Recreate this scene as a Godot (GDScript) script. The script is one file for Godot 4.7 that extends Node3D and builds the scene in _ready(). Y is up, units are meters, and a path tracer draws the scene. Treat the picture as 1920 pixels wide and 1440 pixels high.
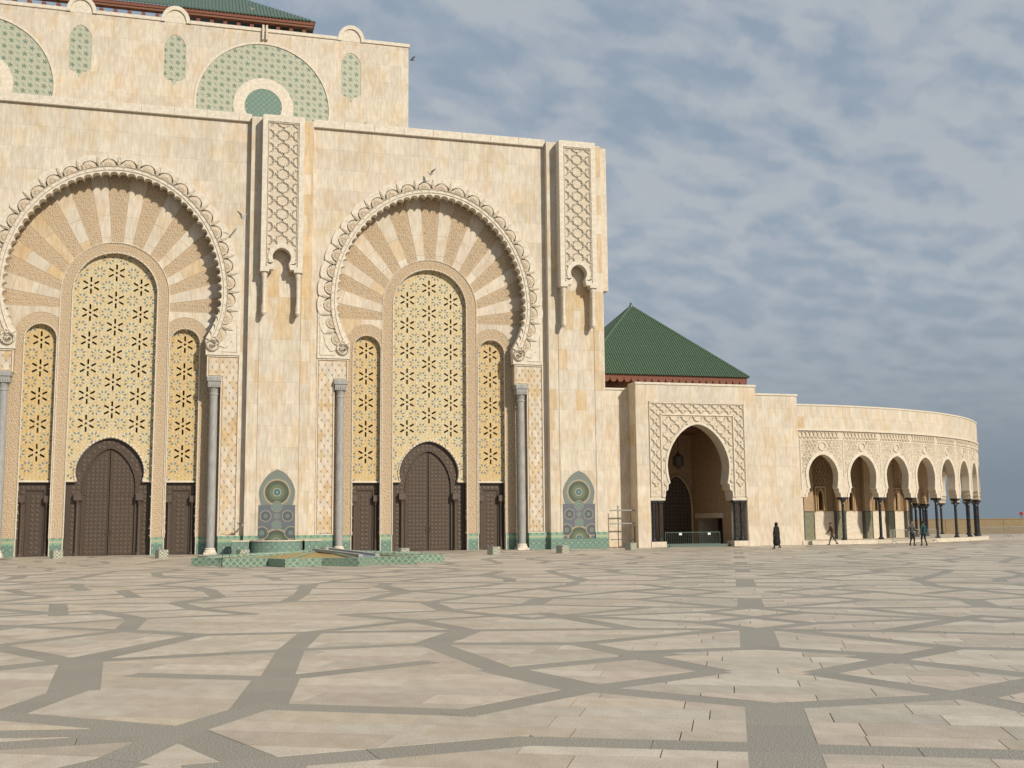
extends Node3D
# A mosque forecourt: a long travertine facade with two portals, a gatehouse with a green
# pyramid roof and a curved arcade, seen across a patterned stone plaza.
# World: x runs along the facade, y is up, z points from the facade towards the camera.

const BAY := 21.485
const AXIS := 0.4665            # direction of the paving axis, radians from the facade's normal
const PAVE_O := Vector2(-11.53, 69.15)
const ARC_R := 35.0
const ARC_C := Vector2(29.7, -37.0)

var rng := RandomNumberGenerator.new()
var M := {}
var names := {}

# ---------------------------------------------------------------- mesh builder
class MB:
	var v := PackedVector3Array()
	var n := PackedVector3Array()
	var c := PackedColorArray()
	var uv := PackedVector2Array()
	var xf := Transform3D()
	var col := Color(1, 1, 1)
	var bend := 0.0             # radius of a bent wall, 0 for none
	var bc := Vector2()
	var us := Vector2(1, 1)
	var uo := Vector2()

	func m(p: Vector3) -> Vector3:
		if bend > 0.0:
			var a := p.x / bend
			var r := bend + p.z
			return Vector3(bc.x + r * sin(a), p.y, bc.y + r * cos(a))
		return xf * p

	func put(p: Vector3, q: Vector3, nn: Vector3) -> void:
		v.append(q)
		n.append(nn)
		c.append(col)
		uv.append(Vector2(p.x * us.x + uo.x, p.y * us.y + uo.y))

	# a, b, c counter-clockwise seen from outside
	func tri(a: Vector3, b: Vector3, d: Vector3) -> void:
		var A := m(a)
		var B := m(b)
		var D := m(d)
		var nn := (B - A).cross(D - A)
		if nn.length_squared() < 1e-14:
			return
		nn = nn.normalized()
		put(a, A, nn)
		put(d, D, nn)
		put(b, B, nn)

	func quad(a: Vector3, b: Vector3, d: Vector3, e: Vector3) -> void:
		tri(a, b, d)
		tri(a, d, e)

	# smooth quad: normals given (already in local axes, turned by xf)
	func quadn(a: Vector3, b: Vector3, d: Vector3, e: Vector3, na: Vector3, nb: Vector3, nd: Vector3, ne: Vector3) -> void:
		var P := [a, d, b, a, e, d]
		var N := [na, nd, nb, na, ne, nd]
		for i in 6:
			put(P[i], m(P[i]), (xf.basis * N[i]).normalized())

	func box(x0: float, x1: float, y0: float, y1: float, z0: float, z1: float) -> void:
		var a := Vector3(x0, y0, z1)
		var b := Vector3(x1, y0, z1)
		var d := Vector3(x1, y1, z1)
		var e := Vector3(x0, y1, z1)
		var f := Vector3(x0, y0, z0)
		var g := Vector3(x1, y0, z0)
		var h := Vector3(x1, y1, z0)
		var i := Vector3(x0, y1, z0)
		quad(a, b, d, e)
		quad(g, f, i, h)
		quad(f, a, e, i)
		quad(b, g, h, d)
		quad(e, d, h, i)
		quad(f, g, b, a)

	# bevelled box: chamfer ch on the front (z1) edges
	func cbox(x0: float, x1: float, y0: float, y1: float, z0: float, z1: float, ch: float) -> void:
		frus(x0, x1, y0, y1, z1 - ch, z1, ch)
		var a := Vector3(x0, y0, z1 - ch)
		var b := Vector3(x1, y0, z1 - ch)
		var d := Vector3(x1, y1, z1 - ch)
		var e := Vector3(x0, y1, z1 - ch)
		var f := Vector3(x0, y0, z0)
		var g := Vector3(x1, y0, z0)
		var h := Vector3(x1, y1, z0)
		var i := Vector3(x0, y1, z0)
		quad(f, a, e, i)
		quad(b, g, h, d)
		quad(e, d, h, i)
		quad(f, g, b, a)

	# frustum without a back
	func frus(x0: float, x1: float, y0: float, y1: float, z0: float, z1: float, ins: float) -> void:
		var a := Vector3(x0, y0, z0)
		var b := Vector3(x1, y0, z0)
		var d := Vector3(x1, y1, z0)
		var e := Vector3(x0, y1, z0)
		var f := Vector3(x0 + ins, y0 + ins, z1)
		var g := Vector3(x1 - ins, y0 + ins, z1)
		var h := Vector3(x1 - ins, y1 - ins, z1)
		var i := Vector3(x0 + ins, y1 - ins, z1)
		quad(f, g, h, i)
		quad(a, b, g, f)
		quad(b, d, h, g)
		quad(d, e, i, h)
		quad(e, a, f, i)

	# polygon (x, y) as a plate from z0 (back) to z1 (front)
	func prism(poly: PackedVector2Array, z0: float, z1: float, back := false, sides := true) -> void:
		var p := poly
		var sg := 0.0
		for k in p.size():
			sg += p[k].cross(p[(k + 1) % p.size()])
		if sg < 0.0:
			p = p.duplicate()
			p.reverse()
		var t := Geometry2D.triangulate_polygon(p)
		for k in range(0, t.size(), 3):
			var a := p[t[k]]
			var b := p[t[k + 1]]
			var d := p[t[k + 2]]
			if (b - a).cross(d - a) < 0.0:
				var s := b
				b = d
				d = s
			tri(Vector3(a.x, a.y, z1), Vector3(b.x, b.y, z1), Vector3(d.x, d.y, z1))
			if back:
				tri(Vector3(a.x, a.y, z0), Vector3(d.x, d.y, z0), Vector3(b.x, b.y, z0))
		if sides:
			for k in p.size():
				var a := p[k]
				var b := p[(k + 1) % p.size()]
				quad(Vector3(a.x, a.y, z0), Vector3(b.x, b.y, z0), Vector3(b.x, b.y, z1), Vector3(a.x, a.y, z1))

	# strip between two curves of equal length, as a plate from z0 to z1 (a runs outside/left of b)
	func band(a: PackedVector2Array, b: PackedVector2Array, z0: float, z1: float) -> void:
		for k in a.size() - 1:
			var p := a[k]
			var q := a[k + 1]
			var r := b[k + 1]
			var s := b[k]
			var A := Vector3(p.x, p.y, z1)
			var B := Vector3(q.x, q.y, z1)
			var D := Vector3(r.x, r.y, z1)
			var E := Vector3(s.x, s.y, z1)
			if (q - p).cross(r - p) + (r - p).cross(s - p) > 0.0:
				quad(A, B, D, E)
				wall(q, p, z0, z1)
				wall(s, r, z0, z1)
			else:
				quad(E, D, B, A)
				wall(p, q, z0, z1)
				wall(r, s, z0, z1)

	func wall(p: Vector2, q: Vector2, z0: float, z1: float) -> void:
		# outward is to the left of p -> q reversed; two-sided in the render
		quad(Vector3(q.x, q.y, z0), Vector3(p.x, p.y, z0), Vector3(p.x, p.y, z1), Vector3(q.x, q.y, z1))

	# profile [(r, y)...] turned round the y axis at (x, z)
	func lathe(prof: Array, x: float, z: float, seg := 14) -> void:
		for i in prof.size() - 1:
			var p: Vector2 = prof[i]
			var q: Vector2 = prof[i + 1]
			var sl := Vector2(q.y - p.y, -(q.x - p.x))
			if sl.length() < 1e-6:
				continue
			sl = sl.normalized()
			for k in seg:
				var a := TAU * k / seg
				var b := TAU * (k + 1) / seg
				var ca := Vector3(cos(a), 0, -sin(a))
				var cb := Vector3(cos(b), 0, -sin(b))
				var o := Vector3(x, 0, z)
				var na := Vector3(ca.x * sl.x, sl.y, ca.z * sl.x)
				var nb := Vector3(cb.x * sl.x, sl.y, cb.z * sl.x)
				quadn(o + ca * p.x + Vector3(0, p.y, 0), o + cb * p.x + Vector3(0, p.y, 0), o + cb * q.x + Vector3(0, q.y, 0), o + ca * q.x + Vector3(0, q.y, 0), na, nb, nb, na)

	# rounded bar between two points
	func bar(a: Vector3, b: Vector3, r: float, seg := 6, r2 := -1.0) -> void:
		if r2 < 0.0:
			r2 = r
		var d := (b - a).normalized()
		var s := d.cross(Vector3.UP if absf(d.y) < 0.9 else Vector3.RIGHT).normalized()
		var t := d.cross(s)
		for k in seg:
			var e := TAU * k / seg
			var f := TAU * (k + 1) / seg
			var ne := s * cos(e) + t * sin(e)
			var nf := s * cos(f) + t * sin(f)
			quadn(a + ne * r, a + nf * r, b + nf * r2, b + ne * r2, ne, nf, nf, ne)
			tri(a, a + nf * r, a + ne * r)
			tri(b, b + ne * r2, b + nf * r2)

	# rib: polyline in the plane, ridge section of half width w from z0 to z1
	func rib(p: PackedVector2Array, w: float, z0: float, z1: float) -> void:
		for k in p.size() - 1:
			var a := p[k]
			var b := p[k + 1]
			var d := (b - a)
			if d.length() < 1e-5:
				continue
			d = d.normalized()
			var s := Vector2(-d.y, d.x)
			a -= d * w * 0.3
			b += d * w * 0.3
			var t := s * w * 0.45
			s *= w
			quad(Vector3(a.x - t.x, a.y - t.y, z1), Vector3(b.x - t.x, b.y - t.y, z1), Vector3(b.x + t.x, b.y + t.y, z1), Vector3(a.x + t.x, a.y + t.y, z1))
			quad(Vector3(a.x - s.x, a.y - s.y, z0), Vector3(b.x - s.x, b.y - s.y, z0), Vector3(b.x - t.x, b.y - t.y, z1), Vector3(a.x - t.x, a.y - t.y, z1))
			quad(Vector3(b.x + s.x, b.y + s.y, z0), Vector3(a.x + s.x, a.y + s.y, z0), Vector3(a.x + t.x, a.y + t.y, z1), Vector3(b.x + t.x, b.y + t.y, z1))

	# a petal: a ridge-backed leaf of length l and half width w, from o along angle a
	func petal(o: Vector2, a: float, l: float, w: float, z0: float, h: float) -> void:
		var d := Vector2(cos(a), sin(a))
		var s := Vector2(-d.y, d.x)
		var p := o
		var q := o + d * l
		var mdl := o + d * l * 0.45
		var L := mdl + s * w
		var R := mdl - s * w
		var P := Vector3(p.x, p.y, z0)
		var Q := Vector3(q.x, q.y, z0)
		var T := Vector3(mdl.x, mdl.y, z0 + h)
		tri(P, Vector3(R.x, R.y, z0), T)
		tri(Vector3(R.x, R.y, z0), Q, T)
		tri(Q, Vector3(L.x, L.y, z0), T)
		tri(Vector3(L.x, L.y, z0), P, T)

	func surface(mesh: ArrayMesh, mat: Material) -> void:
		if v.size() == 0:
			return
		var a := []
		a.resize(Mesh.ARRAY_MAX)
		a[Mesh.ARRAY_VERTEX] = v
		a[Mesh.ARRAY_NORMAL] = n
		a[Mesh.ARRAY_COLOR] = c
		a[Mesh.ARRAY_TEX_UV] = uv
		mesh.add_surface_from_arrays(Mesh.PRIMITIVE_TRIANGLES, a)
		mesh.surface_set_material(mesh.get_surface_count() - 1, mat)

# ---------------------------------------------------------------- objects
func numbered(called: String) -> String:
	var k: int = names.get(called, 0)
	names[called] = k + 1
	return called if k == 0 else "%s_%03d" % [called, k]

func tag(o: Node3D, label: String, category: String, group := "", kind := "") -> Node3D:
	if label:
		o.set_meta("label", label)
	if category:
		o.set_meta("category", category)
	if group:
		o.set_meta("group", group)
	if kind:
		o.set_meta("kind", kind)
	return o

func thing(called: String, label: String, category: String, at := Vector3.ZERO, turn := 0.0, group := "") -> Node3D:
	var o := Node3D.new()
	o.name = numbered(called)
	add_child(o)
	o.position = at
	o.rotation.y = turn
	return tag(o, label, category, group)

# layers: [MB, material, MB, material ...] become the surfaces of one mesh
func obj(called: String, layers: Array, parent: Node3D, kind := "") -> MeshInstance3D:
	var mesh := ArrayMesh.new()
	for k in range(0, layers.size(), 2):
		layers[k].surface(mesh, layers[k + 1])
	var o := MeshInstance3D.new()
	o.mesh = mesh
	if parent == self:
		o.name = numbered(called)
		add_child(o)
	else:
		o.name = called
		parent.add_child(o, true)
	if kind:
		o.set_meta("kind", kind)
	return o

func at_point(x: float, y: float, z: float, turn := 0.0) -> Transform3D:
	return Transform3D(Basis(Vector3.UP, turn), Vector3(x, y, z))

func lin(r: float, g: float, b: float) -> Color:
	return Color(r, g, b).linear_to_srgb()

# ---------------------------------------------------------------- outlines
# from the left spring over the apex to the right spring; p < 2 sharpens the crown
func arch(hw: float, spring: float, apex: float, p := 2.0, q := 2.0, n := 24) -> PackedVector2Array:
	var o := PackedVector2Array()
	for k in n + 1:
		var t := PI * (1.0 - float(k) / n)
		var x := cos(t)
		var y := pow(maxf(0.0, 1.0 - pow(absf(x), p)), 1.0 / q)
		o.append(Vector2(hw * x, spring + (apex - spring) * y))
	return o

# the opening of a horseshoe arch on corbelled imposts, left foot to right foot
func horseshoe(wide: float, wide_y: float, neck: float, neck_y: float, foot: float, foot_y: float, apex: float, n := 20) -> PackedVector2Array:
	var l := PackedVector2Array()
	l.append(Vector2(-foot, foot_y))
	l.append(Vector2(-foot + (foot - neck) * 0.12, foot_y + (neck_y - foot_y) * 0.42))
	l.append(Vector2(-foot + (foot - neck) * 0.55, foot_y + (neck_y - foot_y) * 0.50))
	l.append(Vector2(-foot + (foot - neck) * 0.62, foot_y + (neck_y - foot_y) * 0.84))
	l.append(Vector2(-neck, neck_y - 0.02))
	for k in 5:
		var t := float(k) / 5.0
		l.append(Vector2(-(neck + (wide - neck) * sin(t * PI / 2)), neck_y + (wide_y - neck_y) * t))
	for k in n + 1:
		var t := PI * 0.5 * float(k) / n
		var x := cos(t)
		l.append(Vector2(-wide * x, wide_y + (apex - wide_y) * pow(maxf(0.0, 1.0 - pow(x, 1.75)), 0.56)))
	var o := l.duplicate()
	for k in range(l.size() - 2, -1, -1):
		o.append(Vector2(-l[k].x, l[k].y))
	return o

func shift(p: PackedVector2Array, x: float, y := 0.0) -> PackedVector2Array:
	var o := PackedVector2Array()
	for q in p:
		o.append(q + Vector2(x, y))
	return o

func rect(x0: float, x1: float, y0: float, y1: float) -> PackedVector2Array:
	return PackedVector2Array([Vector2(x0, y0), Vector2(x1, y0), Vector2(x1, y1), Vector2(x0, y1)])

func joined(a: PackedVector2Array, b: PackedVector2Array) -> PackedVector2Array:
	var o := a.duplicate()
	o.append_array(b)
	return o

func flipped(a: PackedVector2Array) -> PackedVector2Array:
	var o := a.duplicate()
	o.reverse()
	return o

func bounds(p: PackedVector2Array) -> Rect2:
	var r := Rect2(p[0], Vector2.ZERO)
	for q in p:
		r = r.expand(q)
	return r

func area(p: PackedVector2Array) -> float:
	var s := 0.0
	for k in p.size():
		s += p[k].cross(p[(k + 1) % p.size()])
	return absf(s) * 0.5

# what is left of a piece when holes are cut from it
func cut(piece: PackedVector2Array, holes: Array) -> Array:
	var left := [piece]
	var way := Geometry2D.is_polygon_clockwise(piece)
	for h in holes:
		var next := []
		var hb := bounds(h).grow(0.01)
		for p in left:
			if not bounds(p).intersects(hb):
				next.append(p)
				continue
			for q in Geometry2D.clip_polygons(p, h):
				if Geometry2D.is_polygon_clockwise(q) == way and area(q) > 0.004:
					next.append(q)
		left = next
		if left.is_empty():
			break
	return left

# ---------------------------------------------------------------- cladding: every slab of stone a piece
# appends {poly, xf, col, z0, z1, area} to list
func clad(list: Array, region: PackedVector2Array, holes: Array, xf: Transform3D, row: float, w0: float, w1: float, tone: Callable, th := 0.04, y0 := 0.0, bent := false) -> void:
	var b := bounds(region)
	var k0 := int(floor((b.position.y - y0) / row))
	var k1 := int(ceil((b.end.y - y0) / row))
	for k in range(k0, k1):
		var x := b.position.x - rng.randf() * w1
		while x < b.end.x:
			var w := rng.randf_range(w0, w1)
			var g := 0.0025
			var piece := rect(x + g, x + w - g, y0 + k * row + g, y0 + (k + 1) * row - g)
			x += w
			for p in Geometry2D.intersect_polygons(piece, region):
				for q in cut(p, holes):
					var c := Vector2()
					for z in q:
						c += z
					c /= q.size()
					list.append({"poly": q, "xf": xf, "col": tone.call(c), "th": th + rng.randf() * 0.004, "area": area(q), "bent": bent})

func lay_panels(list: Array, called: String, parent: Node3D, mat: Material, most := 280) -> void:
	list.sort_custom(func(a, b): return a.area > b.area)
	var rest := MB.new()
	for k in list.size():
		var d: Dictionary = list[k]
		var mb := MB.new() if k < most else rest
		mb.xf = d.xf
		mb.col = d.col
		mb.bend = ARC_R if d.bent else 0.0
		mb.bc = ARC_C
		mb.prism(d.poly, 0.0, d.th)
		if k < most:
			obj(called, [mb, mat], parent)
	if rest.v.size():
		obj(called + "_remainder", [rest, mat], parent, "stuff")

# fill a polygon with carved arabesque: small ridge-backed leaves standing on the ground of the carving
func carve(mb: MB, poly: PackedVector2Array, step: float, z: float, h: float) -> void:
	var b := bounds(poly)
	var row := 0
	var y := b.position.y + step * 0.4
	while y < b.end.y:
		var x := b.position.x + step * (0.5 if row % 2 else 1.0) - step * 0.4
		while x < b.end.x:
			var o := Vector2(x, y) + Vector2(rng.randf_range(-0.1, 0.1), rng.randf_range(-0.1, 0.1)) * step
			if Geometry2D.is_point_in_polygon(o, poly):
				var a := rng.randf() * TAU
				var kind := rng.randi() % 3
				var num := 5 if kind == 0 else (3 if kind == 1 else 4)
				for k in num:
					mb.petal(o + Vector2(cos(a), sin(a)) * step * 0.06, a, step * rng.randf_range(0.40, 0.56), step * rng.randf_range(0.13, 0.19), z, h)
					a += TAU / num
			x += step
		y += step * 0.86
		row += 1
# ---------------------------------------------------------------- materials
func noise_tex(freq: float, oct: int, a: Color, b: Color, sd: int, size := 512, warp := 0.0, lo := 0.25, hi := 0.75, kind := FastNoiseLite.TYPE_SIMPLEX_SMOOTH) -> NoiseTexture2D:
	var f := FastNoiseLite.new()
	f.seed = sd
	f.frequency = freq
	f.noise_type = kind
	f.fractal_octaves = oct
	if warp > 0.0:
		f.domain_warp_enabled = true
		f.domain_warp_amplitude = warp
		f.domain_warp_frequency = freq
	var g := Gradient.new()
	g.offsets = PackedFloat32Array([lo, hi])
	g.colors = PackedColorArray([a, b])
	var t := NoiseTexture2D.new()
	t.width = size
	t.height = size
	t.seamless = true
	t.noise = f
	t.color_ramp = g
	return t

func mat(called: String, c: Color, rough := 0.7, tex: Texture2D = null, scale := Vector3.ONE, bump: Texture2D = null, depth := 0.0, tint := false) -> StandardMaterial3D:
	var m := StandardMaterial3D.new()
	m.resource_name = called
	m.albedo_color = c
	m.roughness = rough
	m.metallic_specular = 0.4
	if tex:
		m.albedo_texture = tex
		m.uv1_triplanar = true
		m.uv1_world_triplanar = true
		m.uv1_scale = scale
	if bump:
		m.heightmap_enabled = true
		m.heightmap_texture = bump
		m.heightmap_scale = depth
		if not tex:
			m.uv1_triplanar = true
			m.uv1_world_triplanar = true
			m.uv1_scale = scale
	m.vertex_color_use_as_albedo = tint
	M[called] = m
	return m

func picture(w: int, h: int, f: Callable) -> ImageTexture:
	var im := Image.create(w, h, false, Image.FORMAT_RGB8)
	for y in h:
		for x in w:
			im.set_pixel(x, y, f.call(float(x) / w, float(y) / h))
	return ImageTexture.create_from_image(im)

# distance-like helpers for tile prints
func flower(u: float, v: float, cx: float, cy: float, petals: int, r: float, turn := 0.0) -> float:
	var dx := u - cx
	var dy := v - cy
	dx -= round(dx)
	dy -= round(dy)
	var d := sqrt(dx * dx + dy * dy)
	var a := atan2(dy, dx) + turn
	return d - r * (0.55 + 0.45 * cos(a * petals))

func make_materials() -> void:
	var veins := noise_tex(0.012, 5, Color(0.935, 0.925, 0.91), Color(1, 1, 1), 3, 512, 30.0)
	var fine := noise_tex(0.05, 4, Color(0.6, 0.6, 0.6), Color(1, 1, 1), 5, 512)
	var blotch := noise_tex(0.010, 5, Color(0.985, 0.955, 0.905), Color(1, 1, 1), 8, 512, 20.0, 0.22, 0.5)
	var speck := noise_tex(0.20, 4, Color(0.62, 0.62, 0.62), Color(1, 1, 1), 11, 512)
	var grime := noise_tex(0.015, 5, Color(0.95, 0.943, 0.933), Color(1, 1, 1), 14, 512, 15.0)
	# travertine cladding: vertical bedding, each slab its own tint
	var s := mat("travertine", Color(1, 1, 1), 0.62, veins, Vector3(0.55, 0.13, 0.55), fine, 0.25, true)
	s.detail_enabled = true
	s.detail_albedo = blotch
	s.detail_blend_mode = BaseMaterial3D.BLEND_MODE_MUL
	s.detail_uv_layer = BaseMaterial3D.DETAIL_UV_2
	s.uv2_triplanar = true
	s.uv2_world_triplanar = true
	s.uv2_scale = Vector3(0.11, 0.07, 0.11)
	mat("mortar", lin(0.38, 0.32, 0.25), 0.9)
	mat("bedding", lin(0.22, 0.19, 0.15), 0.9)
	mat("dressed_stone", lin(0.64, 0.56, 0.445), 0.65, veins, Vector3(0.3, 0.3, 0.3), fine, 0.2)
	mat("white_stone", lin(0.685, 0.615, 0.505), 0.6, veins, Vector3(0.4, 0.4, 0.4))
	mat("relief_stone", lin(0.63, 0.53, 0.40), 0.7, veins, Vector3(0.5, 0.5, 0.5))
	mat("pale_relief", lin(0.62, 0.535, 0.415), 0.7, veins, Vector3(0.5, 0.5, 0.5))
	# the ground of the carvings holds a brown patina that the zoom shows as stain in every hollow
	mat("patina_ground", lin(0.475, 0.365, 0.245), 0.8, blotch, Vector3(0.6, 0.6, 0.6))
	mat("ochre_stone", lin(0.56, 0.42, 0.25), 0.7, blotch, Vector3(0.35, 0.35, 0.35))
	var ps := mat("plaza_slab", Color(1, 1, 1), 0.55, grime, Vector3(0.42, 0.42, 0.23), fine, 0.15, true)
	ps.detail_enabled = true
	ps.detail_albedo = noise_tex(0.09, 4, Color(0.90, 0.893, 0.885), Color(1, 1, 1), 51, 512)
	ps.detail_blend_mode = BaseMaterial3D.BLEND_MODE_MUL
	ps.detail_uv_layer = BaseMaterial3D.DETAIL_UV_2
	ps.uv2_triplanar = true
	ps.uv2_world_triplanar = true
	ps.uv2_scale = Vector3(1.1, 1.1, 0.5)
	mat("granite", lin(0.485, 0.44, 0.36), 0.6, speck, Vector3(0.55, 0.55, 0.55), speck, 0.2, true)
	mat("grey_marble", lin(0.37, 0.36, 0.335), 0.35, noise_tex(0.014, 5, Color(0.90, 0.90, 0.91), Color(1, 1, 1), 21, 512, 40.0), Vector3(0.6, 0.15, 0.6))
	mat("dark_marble", lin(0.055, 0.055, 0.058), 0.25, noise_tex(0.02, 5, Color(0.6, 0.6, 0.62), Color(1, 1, 1), 23, 256, 30.0), Vector3(0.8, 0.8, 0.8))
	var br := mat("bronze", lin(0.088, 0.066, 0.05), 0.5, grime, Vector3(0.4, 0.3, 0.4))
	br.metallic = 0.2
	var br2 := mat("bronze_light", lin(0.122, 0.093, 0.071), 0.45, grime, Vector3(0.4, 0.3, 0.4))
	br2.metallic = 0.25
	mat("blue_glaze", lin(0.16, 0.20, 0.26), 0.4)
	mat("green_glaze", lin(0.14, 0.20, 0.14), 0.4)
	mat("roof_tile", lin(0.118, 0.19, 0.128), 0.33, noise_tex(0.06, 5, Color(0.62, 0.63, 0.56), Color(1, 1, 1), 31, 512), Vector3(0.35, 0.35, 0.35))
	mat("red_wood", lin(0.20, 0.075, 0.045), 0.7, grime, Vector3(0.6, 0.6, 0.6))
	mat("cedar", lin(0.22, 0.105, 0.065), 0.7, grime, Vector3(0.6, 0.6, 0.6))
	mat("steel", lin(0.10, 0.095, 0.085), 0.5)
	mat("green_steel", lin(0.11, 0.15, 0.125), 0.5)
	mat("galvanised", lin(0.30, 0.29, 0.27), 0.45)
	mat("sea", lin(0.05, 0.08, 0.10), 0.2)
	mat("wall_render", lin(0.30, 0.225, 0.13), 0.85, grime, Vector3(0.2, 0.2, 0.2))
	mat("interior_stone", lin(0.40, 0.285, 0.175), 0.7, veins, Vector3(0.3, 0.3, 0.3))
	mat("shaded_wood", lin(0.23, 0.15, 0.085), 0.7, veins, Vector3(0.3, 0.3, 0.3))  # wood brown deepened to hold the shade of the gallery
	mat("plain", Color(1, 1, 1), 0.8, null, Vector3.ONE, null, 0.0, true)
	mat("white_paint", lin(0.7, 0.7, 0.68), 0.6)
	mat("red_paint", lin(0.45, 0.03, 0.025), 0.5)
	# ---- prints of small tile
	var cream := Color(0.68, 0.69, 0.61)
	mat("flower_mosaic", Color(1, 1, 1), 0.35, picture(160, 160, func(u, v):
		var c := cream
		if flower(u * 2.0, v * 2.0, 0.25, 0.25, 3, 0.17, 0.6) < 0.0 or flower(u * 2.0, v * 2.0, 0.75, 0.7, 3, 0.15, 2.1) < 0.0:
			c = Color(0.66, 0.54, 0.42)
		if flower(u, v, 0.25, 0.25, 5, 0.21, 0.3) < 0.0 or flower(u, v, 0.75, 0.75, 5, 0.21, 1.2) < 0.0:
			c = Color(0.30, 0.43, 0.37)
		if flower(u, v, 0.75, 0.25, 4, 0.12) < 0.0 or flower(u, v, 0.25, 0.75, 4, 0.12) < 0.0:
			c = Color(0.45, 0.54, 0.48)
		return c), Vector3(1.0, 1.0, 1.0))
	mat("green_mosaic", Color(1, 1, 1), 0.35, picture(128, 128, func(u, v):
		var c := Color(0.40, 0.50, 0.455)
		if flower(u, v, 0.5, 0.5, 8, 0.34) < 0.0:
			c = Color(0.54, 0.615, 0.555)
		if flower(u, v, 0.5, 0.5, 8, 0.20, 0.4) < 0.0:
			c = Color(0.32, 0.43, 0.40)
		if flower(u, v, 0.0, 0.0, 4, 0.22) < 0.0:
			c = Color(0.62, 0.66, 0.55)
		return c), Vector3(2.2, 2.2, 2.2))
	mat("green_frieze", Color(1, 1, 1), 0.35, picture(128, 64, func(u, v):
		var c := Color(0.52, 0.63, 0.54)
		if v > 0.85 or v < 0.10:
			c = Color(0.66, 0.66, 0.54)
		elif flower(u * 2.0, v * 1.0, 0.5, 0.5, 6, 0.28) < 0.0:
			c = Color(0.30, 0.47, 0.42)
		return c), Vector3(1.1, 2.2, 1.1))
	mat("lattice_mosaic", Color(1, 1, 1), 0.45, picture(64, 64, func(u, v):
		var a := absf(fposmod(u + v, 1.0) - 0.5)
		var b := absf(fposmod(u - v, 1.0) - 0.5)
		return Color(0.76, 0.74, 0.66) if minf(a, b) < 0.13 else Color(0.42, 0.45, 0.40)), Vector3(5.0, 5.0, 5.0))
	mat("pool_mosaic", Color(1, 1, 1), 0.35, picture(64, 64, func(u, v):
		var a := absf(fposmod(u + v, 1.0) - 0.5)
		var b := absf(fposmod(u - v, 1.0) - 0.5)
		return Color(0.58, 0.64, 0.55) if minf(a, b) < 0.12 else Color(0.40, 0.49, 0.43)), Vector3(3.4, 3.4, 3.4))
	mat("yellow_mosaic", Color(1, 1, 1), 0.5, noise_tex(0.03, 3, Color(0.58, 0.47, 0.27), Color(0.70, 0.60, 0.38), 41, 256))
	mat("door_mosaic", Color(1, 1, 1), 0.5, picture(96, 96, func(u, v):
		var c := Color(0.24, 0.20, 0.18)
		if flower(u, v, 0.5, 0.5, 6, 0.2) < 0.0:
			c = Color(0.44, 0.38, 0.34)
		if flower(u, v, 0.0, 0.0, 4, 0.16) < 0.0:
			c = Color(0.34, 0.29, 0.27)
		return c), Vector3(3.0, 3.0, 3.0))
	mat("dado_mosaic", Color(1, 1, 1), 0.4, picture(128, 128, func(u, v):
		var c := Color(0.45, 0.46, 0.38)
		if flower(u, v, 0.5, 0.5, 8, 0.33) < 0.0:
			c = Color(0.58, 0.54, 0.42)
		if flower(u, v, 0.5, 0.5, 8, 0.18, 0.4) < 0.0:
			c = Color(0.33, 0.38, 0.42)
		if flower(u, v, 0.0, 0.0, 5, 0.2) < 0.0:
			c = Color(0.62, 0.48, 0.30)
		return c), Vector3(1.4, 1.4, 1.4))
	# screen panels: cream, straw and rose tesserae radiating between the rosettes
	mat("screen_mosaic", Color(1, 1, 1), 0.55, picture(192, 192, func(u, v):
		var a := fposmod((u + v) * 6.0, 1.0)
		var b := fposmod((u - v) * 6.0, 1.0)
		var d := fposmod(u * 6.0, 1.0)
		var k := int(a > 0.5) + int(b > 0.5) + int(d > 0.5)
		var h := sin(floor((u + v) * 12.0) * 12.9898 + floor((u - v) * 12.0) * 78.233 + floor(u * 12.0) * 37.7) * 43758.5453
		h = h - floor(h)
		var c := Color(0.82, 0.77, 0.63)
		if h < 0.26:
			c = Color(0.83, 0.74, 0.52)
		elif h < 0.40:
			c = Color(0.80, 0.66, 0.54)
		elif h < 0.52:
			c = Color(0.84, 0.83, 0.76)
		return c.darkened(0.03 * k)), Vector3(0.7, 0.7, 0.7))
	var gold: StandardMaterial3D = M.screen_mosaic.duplicate()
	gold.resource_name = "gold_mosaic"
	gold.albedo_color = lin(0.92, 0.82, 0.66)
	M["gold_mosaic"] = gold
	M.screen_mosaic.albedo_color = lin(0.95, 0.925, 0.88)
	# medallion panel of the piers (own uv)
	var med := StandardMaterial3D.new()
	med.resource_name = "medallion_mosaic"
	med.roughness = 0.35
	med.albedo_color = lin(0.76, 0.76, 0.76)
	med.albedo_texture = picture(320, 640, medallion)
	M["medallion_mosaic"] = med

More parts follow.
